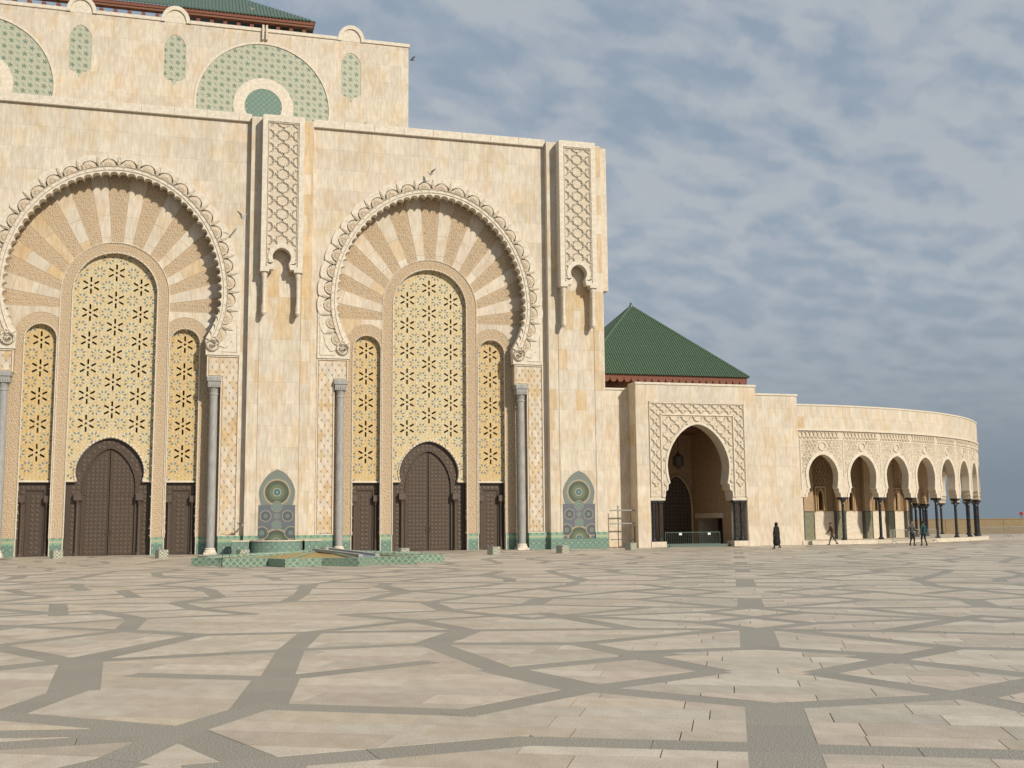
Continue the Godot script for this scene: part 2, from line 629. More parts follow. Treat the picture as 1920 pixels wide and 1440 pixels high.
# u across 0..1 (2.4 m), v from the top 0..1 (4.8 m)
func medallion(u: float, v: float) -> Color:
	var x := (u - 0.5) * 2.4
	var y := (1.0 - v) * 4.8
	var ground := Color(0.50, 0.545, 0.49)
	if y < 2.45:
		ground = Color(0.41, 0.435, 0.455)
	var t := sin(x * 46.0 + sin(y * 23.0)) * sin(y * 46.0)
	var c := ground.lightened(0.3) if t > 0.5 else (Color(0.36, 0.36, 0.44) if t < -0.55 else ground)
	for o in [[0.0, 3.3, 0.86, 36], [0.0, 0.0, 0.86, 36], [-0.72, 1.72, 0.36, 18], [0.72, 1.72, 0.36, 18], [0.0, 1.72, 0.17, 12], [-0.95, 0.6, 0.42, 16], [0.95, 0.6, 0.42, 16], [0.0, 2.35, 0.34, 14], [0.0, 1.1, 0.3, 14]]:
		var dx: float = x - o[0]
		var dy: float = y - o[1]
		var R: float = o[2]
		var d := sqrt(dx * dx + dy * dy) / R
		if d > 1.12:
			continue
		var a := atan2(dy, dx)
		var z := absf(fposmod(a * o[3] / TAU, 1.0) - 0.5) * 2.0
		var big: bool = R > 0.5
		if d < 0.10:
			c = Color(0.55, 0.62, 0.62)
		elif d < 0.26:
			c = Color(0.26, 0.40, 0.45) if z < 0.6 else Color(0.40, 0.52, 0.52)
		elif d < 0.33:
			c = Color(0.70, 0.70, 0.58)
		elif d < 0.80 + 0.06 * z:
			if big:
				c = Color(0.37, 0.42, 0.34).lerp(Color(0.50, 0.535, 0.43), clampf(1.0 - absf(d - 0.45) * 4.0, 0.0, 1.0))
				c = c.darkened(0.12) if z < 0.35 else c
			elif R > 0.34:
				c = Color(0.34, 0.36, 0.38) if z < 0.5 else Color(0.42, 0.44, 0.44)
			else:
				c = Color(0.48, 0.57, 0.53)
		elif d < 0.86 + 0.08 * z:
			c = Color(0.33, 0.29, 0.22) if big else Color(0.26, 0.32, 0.38)
		elif d < 0.97 + 0.12 * z:
			c = Color(0.73, 0.70, 0.58) if z > 0.25 else Color(0.60, 0.50, 0.44)
	return c

func tone_wall(c: Vector2) -> Color:
	return stone_tint(0.0)

# a slab's own colour: linear values
func stone_tint(ochre: float) -> Color:
	var k := rng.randf_range(0.93, 1.05)
	var c := Color(0.64, 0.565, 0.455)
	var h := rng.randf()
	if h < 0.25:
		c = Color(0.64, 0.555, 0.45)
	elif h < 0.45:
		c = Color(0.65, 0.582, 0.475)
	elif h < 0.6:
		c = Color(0.615, 0.545, 0.445)
	if rng.randf() < ochre:
		c = Color(0.61, 0.48, 0.315)
	return Color(c.r * k, c.g * k, c.b * k)
# ---------------------------------------------------------------- the mosque's facade
# the inner edge of a portal arch: n equal steps from the left foot to the right foot
func arch_curve(n: int) -> Array:
	var dense := PackedVector2Array()
	for k in 41:
		var f := 0.48 * (1.0 - k / 40.0)
		dense.append(Vector2(-6.7 * cos(f), 17.4 - 6.5 * sin(f)))
	for k in range(1, 240):
		var t := PI * (1.0 - k / 240.0)
		dense.append(Vector2(6.7 * cos(t), 17.4 + 7.9 * sin(t)))
	for k in 41:
		var f := 0.48 * (k / 40.0)
		dense.append(Vector2(6.7 * cos(f), 17.4 - 6.5 * sin(f)))
	var total := 0.0
	for k in dense.size() - 1:
		total += dense[k].distance_to(dense[k + 1])
	var pts := PackedVector2Array()
	var j := 0
	var run := 0.0
	for k in n + 1:
		var want := total * k / n
		while j < dense.size() - 2 and run + dense[j].distance_to(dense[j + 1]) < want:
			run += dense[j].distance_to(dense[j + 1])
			j += 1
		var l := dense[j].distance_to(dense[j + 1])
		pts.append(dense[j].lerp(dense[j + 1], clampf((want - run) / l, 0.0, 1.0)))
	var nor := PackedVector2Array()
	for k in n + 1:
		var d := (pts[mini(k + 1, n)] - pts[maxi(k - 1, 0)]).normalized()
		nor.append(Vector2(-d.y, d.x))
	return [pts, nor]

func off(c: Array, f: Callable) -> PackedVector2Array:
	var o := PackedVector2Array()
	for k in c[0].size():
		o.append(c[0][k] + c[1][k] * f.call(k))
	return o

# diagonal ribs clipped to a polygon
func diamond_ribs(mb: MB, poly: PackedVector2Array, wx: float, wy: float, w: float, z0: float, z1: float) -> void:
	var b := bounds(poly)
	var slope := wy / wx
	var n0 := int(floor((b.position.y - b.size.x * slope) / wy)) - 1
	var n1 := int(ceil((b.end.y + b.size.x * slope) / wy)) + 1
	for s in [-1.0, 1.0]:
		for k in range(n0, n1 + 1):
			var line := PackedVector2Array()
			for i in 61:
				var x := b.position.x + b.size.x * i / 60.0
				var wave := sin((x / wx) * TAU) * 0.035
				line.append(Vector2(x, k * wy + s * (x - b.get_center().x) * slope + wave))
			for part in Geometry2D.intersect_polyline_with_polygon(line, poly):
				mb.rib(part, w, z0, z1)

# scalloped lozenge network with a palmette in every mesh
func sebka(mb: MB, poly: PackedVector2Array, w: float, py: float, rw: float, z0: float, z1: float, leaves := true) -> void:
	var b := bounds(poly)
	var nx := int(ceil(b.size.x / w)) + 1
	for i in range(-1, nx + 1):
		for s in [-1.0, 1.0]:
			var line := PackedVector2Array()
			var x0 := b.position.x + (i + 0.5) * w
			var ny := int(ceil(b.size.y / (py * 0.5))) + 1
			for k in ny:
				for t8 in 8:
					var t := t8 / 8.0
					var go := t if k % 2 == 0 else 1.0 - t
					var y := b.position.y + (k + t) * py * 0.5
					var x: float = x0 + s * w * (0.5 * go + 0.055 * sin(go * TAU * 1.5))
					line.append(Vector2(x, y))
			for part in Geometry2D.intersect_polyline_with_polygon(line, poly):
				mb.rib(part, rw, z0, z1)
	if not leaves:
		return
	for i in range(-1, nx + 1):
		for k in int(ceil(b.size.y / (py * 0.5))) + 1:
			var o := Vector2(b.position.x + (i + (0.0 if k % 2 else 0.5)) * w, b.position.y + k * py * 0.5 - py * 0.16)
			if Geometry2D.is_point_in_polygon(o, poly) and Geometry2D.is_point_in_polygon(o + Vector2(0, py * 0.3), poly):
				for a in [0.35, 1.0, 1.57, 2.14, 2.79]:
					mb.petal(o, a, w * (0.24 if absf(a - 1.57) > 0.6 else 0.36), w * 0.07, z0, (z1 - z0) * 0.7)

# perforated screen: six slots and an eye in every rosette, glazed petals between
func screen(called: String, outline: PackedVector2Array, x0: float, y0: float, z: float, xf: Transform3D, parent: Node3D, tiles: Material) -> void:
	var base := MB.new()
	var blue := MB.new()
	var green := MB.new()
	for mb in [base, blue, green]:
		mb.xf = xf
	var b := bounds(outline)
	var sx := 1.6
	var sy := 1.86
	var hexa := PackedVector2Array()
	for k in 6:
		hexa.append(Vector2(cos(k * PI / 3), sin(k * PI / 3)) * 1.0)
	for k in 6:
		hexa[k] = Vector2(hexa[k].x * sx / 1.5, hexa[k].y * sy / sqrt(3.0))
	for i in range(-3, 4):
		for j in range(-12, 13):
			var o := Vector2(x0 + i * sx, y0 + j * sy + (sy * 0.5 if absi(i) % 2 else 0.0))
			if not b.grow(1.1).has_point(o):
				continue
			var fits := true
			for k in 12:
				if not Geometry2D.is_point_in_polygon(o + Vector2(cos(k * PI / 6), sin(k * PI / 6)) * 0.62, outline):
					fits = false
			for cell in Geometry2D.intersect_polygons(shift(hexa, o.x, o.y), outline):
				if not fits:
					base.prism(cell, z - 0.16, z, false, false)
					continue
				var slots := []
				for k in 6:
					var d := Vector2(cos(PI / 6 + k * PI / 3), sin(PI / 6 + k * PI / 3))
					var s := Vector2(-d.y, d.x) * 0.062
					slots.append(PackedVector2Array([o + d * 0.22, o + d * 0.25 - s, o + d * 0.55 - s, o + d * 0.59, o + d * 0.55 + s, o + d * 0.25 + s]))
				var eye := PackedVector2Array()
				for k in 8:
					eye.append(o + Vector2(cos(k * PI / 4), sin(k * PI / 4)) * 0.085)
				slots.append(eye)
				for k in 6:
					var d := Vector2(cos(PI / 6 + k * PI / 3), sin(PI / 6 + k * PI / 3)) * 4.0
					var e := Vector2(cos(PI / 2 + k * PI / 3), sin(PI / 2 + k * PI / 3)) * 4.0
					for wedge in Geometry2D.intersect_polygons(cell, PackedVector2Array([o, o + d, o + e])):
						for q in cut(wedge, slots):
							base.prism(q, z - 0.16, z, false, true)
			for c in [Vector2(sx * 2 / 3, 0), Vector2(-sx * 2 / 3, 0)]:
				var p: Vector2 = o + c
				for k in 8:
					var a := k * PI / 4 + 0.39
					var d := Vector2(cos(a), sin(a))
					if Geometry2D.is_point_in_polygon(p + d * 0.40, outline) and Geometry2D.is_point_in_polygon(p + d * 0.2, outline):
						(blue if (k + j + i) % 2 else green).petal(p + d * 0.17, a, 0.25, 0.068, z + 0.002, 0.02)
	obj(called, [base, tiles, blue, M.blue_glaze, green, M.green_glaze], parent)

func studs(mb: MB, poly: PackedVector2Array, step: float, z: float, h: float, x_start: float) -> void:
	var b := bounds(poly)
	var y := b.position.y + step * 0.7
	while y < b.end.y:
		for i in range(-12, 13):
			var x := x_start + (i + 0.5) * step
			var r := step * 0.42
			var ok := true
			for d in [Vector2(-r, -r), Vector2(r, -r), Vector2(r, r), Vector2(-r, r)]:
				if not Geometry2D.is_point_in_polygon(Vector2(x, y) + d * 1.1, poly):
					ok = false
			if ok:
				mb.frus(x - r, x + r, y - r, y + r, z, z + h, step * 0.1)
				mb.frus(x - r * 0.55, x + r * 0.55, y - r * 0.55, y + r * 0.55, z + h + 0.001, z + h * 1.9, step * 0.14)
		y += step

var arch_shell: ArrayMesh
var arch_leaf: ArrayMesh

func piece(called: String, mesh: Mesh, parent: Node3D, t: Transform3D) -> MeshInstance3D:
	var o := MeshInstance3D.new()
	o.mesh = mesh
	o.name = called
	o.transform = t
	parent.add_child(o, true)
	return o

func portal(mosque: Node3D, cx: float) -> void:
	var xf := at_point(cx, 0, 0)
	var U := 26
	var S := 24
	var n := U * S
	var c := arch_curve(n)
	# --- arch: scalloped band, beads, shells and leaves
	var st := MB.new()
	st.xf = xf
	var inner := off(c, func(k):
		var u := fposmod(float(k) / (S * 0.5), 1.0) * 2.0 - 1.0
		return 0.24 * sqrt(maxf(0.0, 1.0 - u * u)) - 0.06)
	var b1 := off(c, func(k): return 0.60)
	st.band(inner, b1, -0.5, 0.20)
	st.rib(off(c, func(k): return 0.30), 0.035, 0.20, 0.245)
	st.rib(off(c, func(k): return 0.555), 0.045, 0.20, 0.26)
	for k in range(6, n, 12):
		var p: Vector2 = c[0][k] + c[1][k] * 0.36
		var a: float = c[1][k].angle()
		st.petal(p, a, 0.15, 0.05, 0.20, 0.05)
		st.petal(p + Vector2(cos(a), sin(a)) * 0.07, a + 1.2, 0.13, 0.035, 0.20, 0.04)
		st.petal(p + Vector2(cos(a), sin(a)) * 0.07, a - 1.2, 0.13, 0.035, 0.20, 0.04)
	var ring := obj("portal_arch", [st, M.white_stone], mosque)
	if arch_shell == null:
		var dk := MB.new()
		var li := MB.new()
		var half := PackedVector2Array()
		for k in 13:
			half.append(Vector2(-cos(k * PI / 12.0) * 0.43, sin(k * PI / 12.0) * 0.46 - 0.05))
		dk.prism(half, 0.0, 0.06)
		for k in 7:
			li.petal(Vector2(0, -0.02), PI * (0.08 + 0.84 * k / 6.0), 0.41, 0.088, 0.062, 0.07)
		arch_shell = ArrayMesh.new()
		dk.surface(arch_shell, M.pale_relief)
		li.surface(arch_shell, M.relief_stone)
		dk = MB.new()
		li = MB.new()
		dk.prism(PackedVector2Array([Vector2(0, -0.05), Vector2(0.10, 0.12), Vector2(0.125, 0.28), Vector2(0, 0.70), Vector2(-0.125, 0.28), Vector2(-0.10, 0.12)]), 0.0, 0.09)
		li.petal(Vector2(0, -0.02), PI / 2, 0.60, 0.095, 0.092, 0.06)
		arch_leaf = ArrayMesh.new()
		dk.surface(arch_leaf, M.pale_relief)
		li.surface(arch_leaf, M.pale_relief)
	for k in U:
		var i := k * S + S / 2
		var nn: Vector2 = c[1][i]
		var p: Vector2 = c[0][i] + nn * 0.63
		piece("shell", arch_shell, ring, Transform3D(Basis(Vector3(0, 0, 1), nn.angle() - PI / 2), Vector3(cx + p.x, p.y, 0.13)))
		if k > 0:
			i = k * S
			nn = c[1][i]
			p = c[0][i] + nn * 0.63
			piece("leaf", arch_leaf, ring, Transform3D(Basis(Vector3(0, 0, 1), nn.angle() - PI / 2), Vector3(cx + p.x, p.y, 0.135)))
	# --- the lobed plaque that carries the arch, with its feet
	var pl := MB.new()
	pl.xf = xf
	var lob := off(c, func(k):
		var u := fposmod(float(k) / S, 1.0) * 2.0 - 1.0
		var t := absf(float(k) / n - 0.5) * 2.0
		return 1.26 + 0.20 * sqrt(maxf(0.0, 1.0 - u * u)) + 0.05 * t)
	# a cut groove follows the outline of the shells and leaves
	var groove := off(c, func(k):
		var u := fposmod(float(k) / S, 1.0) * 2.0 - 1.0
		var r := 0.62 + 0.47 * sqrt(maxf(0.0, 1.0 - pow(u * 0.56 / 0.47, 2.0)))
		var t := (1.0 - absf(u)) * 0.56
		if t < 0.17 and k > 3 and k < n - 3:
			r = maxf(r, 0.68 + 0.76 * (1.0 - t / 0.17))
		return minf(r, 1.24))
	pl.band(groove, lob, -0.02, 0.155)
	for s in [-1.0, 1.0]:
		pl.prism(PackedVector2Array([Vector2(s * 5.92, 13.3), Vector2(s * 8.14, 13.3), Vector2(s * 8.14, 17.0), Vector2(s * 7.0, 17.0), Vector2(s * 6.3, 15.2), Vector2(s * 5.88, 14.4)]), -0.55, 0.10)
		# key fret and border lines cut as low ridges
		for fr in [[Vector2(7.95, 13.55), Vector2(7.95, 15.6), Vector2(7.7, 16.3)], [Vector2(7.95, 13.55), Vector2(7.0, 13.55)], [Vector2(7.3, 13.85), Vector2(7.3, 14.25), Vector2(7.6, 14.25), Vector2(7.6, 14.6), Vector2(7.25, 14.6)]]:
			var q := PackedVector2Array()
			for z in fr:
				q.append(Vector2(s * z.x, z.y))
			pl.rib(q, 0.045, 0.10, 0.15)
		var curl := PackedVector2Array()
		for k in 34:
			var a := PI * 0.5 + k * 0.33
			var r := 0.52 - k * 0.0125
			curl.append(Vector2(s * (6.33 - r * cos(a) * 1.0), 14.02 + r * sin(a)))
		pl.rib(curl, 0.085, 0.10, 0.27)
		for k in 5:
			pl.petal(Vector2(s * 6.33, 13.95), k * TAU / 5, 0.2, 0.07, 0.10, 0.1)
	for k in range(S / 2, n, S):
		var p: Vector2 = c[0][k] + c[1][k] * 1.22
		pl.petal(p, c[1][k].angle() + 0.5, 0.13, 0.03, 0.156, 0.03)
		pl.petal(p, c[1][k].angle() - 0.9, 0.1, 0.03, 0.156, 0.03)
	obj("arch_plaque", [pl, M.white_stone], mosque)
	# --- the fan of the tympanum, one metre behind the face
	var z := -1.0
	var fan := MB.new()
	fan.xf = xf
	var main_out := arch(3.45, 17.4, 20.9, 2.0, 2.0, 28)
	var side_out := arch(1.65, 14.2, 15.97, 2.0, 2.0, 20)
	var low := PackedVector2Array()
	low.append(Vector2(6.95, 13.1))
	low.append(Vector2(6.2, 13.1))
	for k in range(side_out.size() - 1, -1, -1):
		var q := side_out[k] + Vector2(4.55, 0)
		if q.x > 3.46:
			low.append(q)
	low.append(Vector2(3.45, 15.5))
	for k in range(main_out.size() - 1, -1, -1):
		low.append(main_out[k])
	low.append(Vector2(-3.45, 15.5))
	for k in range(side_out.size() - 1, -1, -1):
		var q := side_out[k] + Vector2(-4.55, 0)
		if q.x < -3.46:
			low.append(q)
	low.append(Vector2(-6.2, 13.1))
	low.append(Vector2(-6.95, 13.1))
	var outer := off(c, func(k): return 0.7)
	var thin := PackedVector2Array()
	for k in range(0, outer.size(), 12):
		thin.append(outer[k])
	# the plain voussoirs between the carved ones: separate stones
	var fan_poly := joined(thin, low)
	fan.prism(fan_poly, z - 0.5, z - 0.03)
	var tymp := obj("tympanum", [fan, M.mortar], mosque)
	var O := Vector2(0.0, 16.3)
	var angs := [-85.0, -67.0, -50.0, -33.5, -16.5, 0.0, 16.5, 33.5, 50.0, 67.0, 85.0]
	var wedges := []
	for a in angs:
		wedges.append([a - 4.6, a + 4.6, true])
	for k in angs.size() - 1:
		var mid: float = (angs[k] + angs[k + 1]) * 0.5
		wedges.append([angs[k] + 4.6, angs[k + 1] - 4.6, false])
	wedges.append([89.6, 128.0, false])
	wedges.append([-128.0, -89.6, false])
	for w in wedges:
		var pd := PackedVector2Array()
		pd.append(O)
		for k in 5:
			var t: float = deg_to_rad(lerpf(w[0] + 0.05, w[1] - 0.05, k / 4.0))
			pd.append(O + Vector2(sin(t), cos(t)) * 14.0)
		var rings := [[0.0, 14.0]]
		if not w[2]:
			rings = [[0.0, 5.0], [5.0, 6.5], [6.5, 14.0]]
		for q in Geometry2D.intersect_polygons(pd, fan_poly):
			if area(q) < 0.06:
				continue
			if w[2]:
				var inset := Geometry2D.offset_polygon(q, -0.10)
				var g := MB.new()
				var r := MB.new()
				g.xf = xf
				r.xf = xf
				g.prism(q, z - 0.03, z + 0.0)
				if inset.size():
					carve(r, inset[0], 0.30, z, 0.06)
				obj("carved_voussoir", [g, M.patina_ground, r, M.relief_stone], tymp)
			else:
				for rr in rings:
					var disc := PackedVector2Array()
					for k in 33:
						var t := TAU * k / 32.0
						disc.append(O + Vector2(cos(t), sin(t)) * (rr[1] - 0.012))
					disc.remove_at(32)
					for q1 in Geometry2D.intersect_polygons(q, disc):
						var hole := PackedVector2Array()
						for k in 32:
							var t := TAU * k / 32.0
							hole.append(O + Vector2(cos(t), sin(t)) * rr[0])
						var got := cut(q1, [hole]) if rr[0] > 0.0 else [q1]
						for q2 in got:
							var g := MB.new()
							g.xf = xf
							g.col = stone_tint(0.22 if w[0] < 0 else 0.08)
							g.prism(q2, z - 0.03, z + 0.02)
							obj("voussoir", [g, M.travertine], tymp)
	# --- carved borders round the screens, running down to the ground as pilasters
	var mo := PackedVector2Array([Vector2(-3.45, 1.15)])
	mo.append_array(main_out)
	mo.append(Vector2(3.45, 1.15))
	var win := arch(2.7, 17.5, 20.2, 2.0, 2.0, 28)
	var mi := PackedVector2Array([Vector2(-2.7, 1.15)])
	mi.append_array(win)
	mi.append(Vector2(2.7, 1.15))
	var bo := MB.new()
	var br := MB.new()
	var bf := MB.new()
	for mb in [bo, br, bf]:
		mb.xf = xf
	bo.band(mo, mi, z - 0.45, z)
	carve(br, joined(shift(mo, 0, 0), flipped(mi)), 0.30, z, 0.055)
	bf.rib(mi, 0.05, z, z + 0.08)
	bf.rib(mo, 0.04, z, z + 0.07)
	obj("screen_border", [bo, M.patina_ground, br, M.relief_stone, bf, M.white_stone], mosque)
	var swin := arch(1.0, 14.2, 15.2, 2.0, 2.0, 20)
	for s in [-1.0, 1.0]:
		bo = MB.new()
		br = MB.new()
		bf = MB.new()
		for mb in [bo, br, bf]:
			mb.xf = xf
		var po := PackedVector2Array([Vector2(s * 3.46, 1.15), Vector2(s * 3.46, 15.48)])
		for k in side_out.size():
			var q := Vector2(side_out[k].x + 4.55, side_out[k].y)
			if q.x > 3.47:
				po.append(Vector2(s * q.x, q.y))
		for q in [Vector2(6.2, 13.1), Vector2(6.95, 13.1), Vector2(6.95, 1.15), Vector2(5.55, 1.15)]:
			po.append(Vector2(s * q.x, q.y))
		var wi := PackedVector2Array()
		for k in range(swin.size() - 1, -1, -1):
			wi.append(Vector2(s * (swin[k].x + 4.55), swin[k].y))
		po.append_array(wi)
		po.append(Vector2(s * 3.55, 1.15))
		bo.prism(po, z - 0.45, z - 0.004)
		carve(br, po, 0.30, z - 0.004, 0.055)
		var line := PackedVector2Array([Vector2(s * 5.55, 1.15)])
		line.append_array(wi)
		line.append(Vector2(s * 3.55, 1.15))
		bf.rib(line, 0.05, z - 0.004, z + 0.075)
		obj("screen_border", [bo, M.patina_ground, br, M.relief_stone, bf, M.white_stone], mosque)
		# tiled feet of the pilasters
		for e in [[2.70, 3.55], [5.55, 6.95]]:
			var x0: float = minf(s * e[0], s * e[1])
			var x1: float = maxf(s * e[0], s * e[1])
			var t1 := MB.new()
			var t2 := MB.new()
			var t3 := MB.new()
			for mb in [t1, t2, t3]:
				mb.xf = xf
			t1.box(x0 + 0.05, x1 - 0.05, 0.0, 0.70, z - 0.4, z + 0.03)
			t2.box(x0 + 0.05, x1 - 0.05, 0.703, 1.145, z - 0.4, z + 0.028)
			t3.box(x0, x0 + 0.05, 0.0, 1.15, z - 0.4, z + 0.06)
			t3.box(x1 - 0.05, x1, 0.0, 1.15, z - 0.4, z + 0.06)
			obj("tiled_foot", [t1, M.green_mosaic, t2, M.green_frieze, t3, M.white_stone], mosque)
	# --- screens
	var door_arch := arch(2.2, 5.45, 7.78, 1.7, 1.9, 28)
	var mp := PackedVector2Array([Vector2(-2.7, 4.85)])
	mp.append_array(win)
	mp.append(Vector2(2.7, 4.85))
	var edge := PackedVector2Array([Vector2(-2.66, 4.85), Vector2(-2.08, 4.85), Vector2(-2.17, 5.15)])
	edge.append_array(door_arch)
	edge.append_array(PackedVector2Array([Vector2(2.17, 5.15), Vector2(2.08, 4.85), Vector2(2.66, 4.85)]))
	for k in range(edge.size() - 2, 0, -1):
		mp.append(edge[k])
	screen("window_screen", mp, 0.0, 18.9, z - 0.33, xf, mosque, M.screen_mosaic)
	var tr := MB.new()
	tr.xf = xf
	tr.rib(edge, 0.075, z - 0.42, z - 0.24)
	obj("door_moulding", [tr, M.white_stone], mosque)
	for s in [-1.0, 1.0]:
		var sp := PackedVector2Array([Vector2(s * 4.55 - 1.0, 4.85)])
		sp.append_array(shift(swin, s * 4.55))
		sp.append(Vector2(s * 4.55 + 1.0, 4.85))
		screen("window_screen", sp, s * 4.55, 14.15, z - 0.33, xf, mosque, M.gold_mosaic)
		tr = MB.new()
		tr.xf = xf
		tr.box(s * 4.55 - 0.98, s * 4.55 + 0.98, 4.78, 4.90, z - 0.45, z - 0.26)
		obj("lintel_moulding", [tr, M.white_stone], mosque)
	# --- doors
	var zd := z - 0.55
	var sur := PackedVector2Array([Vector2(-2.68, 0.0), Vector2(-2.68, 4.80), Vector2(-2.16, 4.80)])
	sur.append_array(arch(2.14, 5.3, 7.70, 1.7, 1.9, 24))
	sur.append_array(PackedVector2Array([Vector2(2.16, 4.80), Vector2(2.68, 4.80), Vector2(2.68, 0.0), Vector2(1.62, 0.0)]))
	var ia := arch(1.62, 4.5, 7.0, 1.6, 1.9, 24)
	sur.append_array(flipped(ia))
	sur.append(Vector2(-1.62, 0.0))
	var fr := MB.new()
	var fl := MB.new()
	fr.xf = xf
	fl.xf = xf
	fr.prism(sur, zd - 0.3, zd)
	studs(fl, sur, 0.30, zd, 0.02, 0.0)
	var door := obj("main_door", [fr, M.bronze, fl, M.bronze_light], mosque)
	var ln := PackedVector2Array([Vector2(-1.66, 0.05)])
	ln.append_array(arch(1.66, 4.5, 7.06, 1.6, 1.9, 24))
	ln.append(Vector2(1.66, 0.05))
	var tm := MB.new()
	tm.xf = xf
	tm.rib(ln, 0.05, zd, zd + 0.07)
	obj("door_frame", [tm, M.bronze_light], door)
	for s in [-1.0, 1.0]:
		var lf := PackedVector2Array([Vector2(s * 0.018, 0.03), Vector2(s * 1.62, 0.03)])
		for q in ia:
			if s * q.x > 0.02:
				lf.append(q)
		if s < 0:
			lf = PackedVector2Array([Vector2(-0.018, 0.03), Vector2(-1.62, 0.03)])
			for q in ia:
				if q.x < -0.02:
					lf.append(q)
			lf.append(Vector2(-0.018, 6.99))
		else:
			lf = PackedVector2Array([Vector2(1.62, 0.03), Vector2(0.018, 0.03), Vector2(0.018, 6.99)])
			for q in ia:
				if q.x > 0.02:
					lf.append(q)
		fr = MB.new()
		fl = MB.new()
		fr.xf = xf
		fl.xf = xf
		fr.prism(lf, zd - 0.25, zd - 0.10)
		studs(fl, lf, 0.265, zd - 0.10, 0.022, s * 0.82 - 0.13)
		fl.rib(PackedVector2Array([Vector2(s * 0.05, 0.05), Vector2(s * 0.05, 6.9)]), 0.03, zd - 0.1, zd - 0.05)
		fl.rib(PackedVector2Array([Vector2(s * 0.06, 3.95), Vector2(s * 1.6, 3.95)]), 0.03, zd - 0.1, zd - 0.06)
		fl.bar(Vector3(s * 0.16, 1.3, zd - 0.05), Vector3(s * 0.16, 1.7, zd - 0.05), 0.025)
		obj("door_leaf", [fr, M.bronze, fl, M.bronze_light], door)
		tm = MB.new()
		tm.xf = xf
		tm.lathe([Vector2(0.0, 0.0), Vector2(0.17, 0.0), Vector2(0.17, 0.12), Vector2(0.10, 0.2), Vector2(0.09, 3.3), Vector2(0.13, 3.33), Vector2(0.10, 3.38), Vector2(0.2, 3.62)], s * 1.93, zd + 0.16, 10)
		tm.box(s * 1.93 - 0.24, s * 1.93 + 0.24, 3.6, 4.05, zd, zd + 0.38)
		obj("door_colonnette", [tm, M.bronze_light], door)
	for s in [-1.0, 1.0]:
		var x: float = s * 4.55
		var so := PackedVector2Array([Vector2(x - 1.0, 0), Vector2(x - 1.0, 4.8), Vector2(x + 1.0, 4.8), Vector2(x + 1.0, 0), Vector2(x + 0.55, 0), Vector2(x + 0.55, 4.25), Vector2(x - 0.55, 4.25), Vector2(x - 0.55, 0)])
		fr = MB.new()
		fl = MB.new()
		fr.xf = xf
		fl.xf = xf
		fr.prism(so, zd - 0.3, zd)
		studs(fl, so, 0.30, zd, 0.02, x)
		var sd := obj("side_door", [fr, M.bronze, fl, M.bronze_light], mosque)
		fr = MB.new()
		fl = MB.new()
		fr.xf = xf
		fl.xf = xf
		var lf := rect(x - 0.54, x + 0.54, 0.03, 4.24)
		fr.prism(lf, zd - 0.25, zd - 0.08)
		studs(fl, lf, 0.30, zd - 0.08, 0.022, x)
		obj("door_leaf", [fr, M.bronze, fl, M.bronze_light], sd)
		for e in [-1.0, 1.0]:
			tm = MB.new()
			tm.xf = xf
			tm.lathe([Vector2(0.0, 0.0), Vector2(0.14, 0.0), Vector2(0.14, 0.1), Vector2(0.08, 0.18), Vector2(0.075, 3.2), Vector2(0.11, 3.23), Vector2(0.085, 3.28), Vector2(0.17, 3.5)], x + e * 0.76, zd + 0.13, 10)
			tm.box(x + e * 0.76 - 0.19, x + e * 0.76 + 0.19, 3.48, 3.9, zd, zd + 0.3)
			obj("door_colonnette", [tm, M.bronze_light], sd)
	# --- jambs: diamond lattice panels, columns
	for s in [-1.0, 1.0]:
		var L := PackedVector2Array()
		for q in [Vector2(6.05, 13.22), Vector2(8.12, 13.22), Vector2(8.12, 1.2), Vector2(6.97, 1.2), Vector2(6.97, 11.82), Vector2(6.05, 11.82)]:
			L.append(Vector2(s * q.x, q.y))
		var g := MB.new()
		var r := MB.new()
		var f2 := MB.new()
		for mb in [g, r, f2]:
			mb.xf = xf
		g.prism(L, -1.39, -0.03)
		var ins := Geometry2D.offset_polygon(L, -0.09)
		var lb := bounds(ins[0])
		var wx := 0.46
		var wy := 0.70
		for iy in int(lb.size.y / (wy * 0.5)) + 2:
			for ix in int(lb.size.x / wx) + 2:
				var o := Vector2(lb.position.x + (ix + (0.5 if iy % 2 else 0.0)) * wx, lb.position.y + iy * wy * 0.5)
				var dm := PackedVector2Array()
				for q in [Vector2(0, -0.47), Vector2(0.27, -0.27), Vector2(0.46, 0.02), Vector2(0.30, 0.30), Vector2(0, 0.47), Vector2(-0.30, 0.30), Vector2(-0.46, 0.02), Vector2(-0.27, -0.27)]:
					dm.append(o + q * Vector2(wx, wy) * 0.95)
				for q in Geometry2D.intersect_polygons(dm, ins[0]):
					r.col = stone_tint(0.3)
					r.prism(q, -0.03, 0.015 + rng.randf() * 0.012)
		var cl := L.duplicate()
		cl.append(L[0])
		f2.rib(cl, 0.06, -0.03, 0.06)
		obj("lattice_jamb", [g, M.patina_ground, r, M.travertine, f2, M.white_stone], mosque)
		var t1 := MB.new()
		var t2 := MB.new()
		t1.xf = xf
		t2.xf = xf
		t1.box(minf(s * 6.97, s * 8.62), maxf(s * 6.97, s * 8.62), 0.0, 0.73, -1.39, 0.12)
		t2.box(minf(s * 6.97, s * 8.62), maxf(s * 6.97, s * 8.62), 0.733, 1.19, -1.39, 0.115)
		obj("tiled_plinth", [t1, M.green_mosaic, t2, M.green_frieze], mosque)
		var cs := MB.new()
		cs.xf = xf
		var zc := -0.12
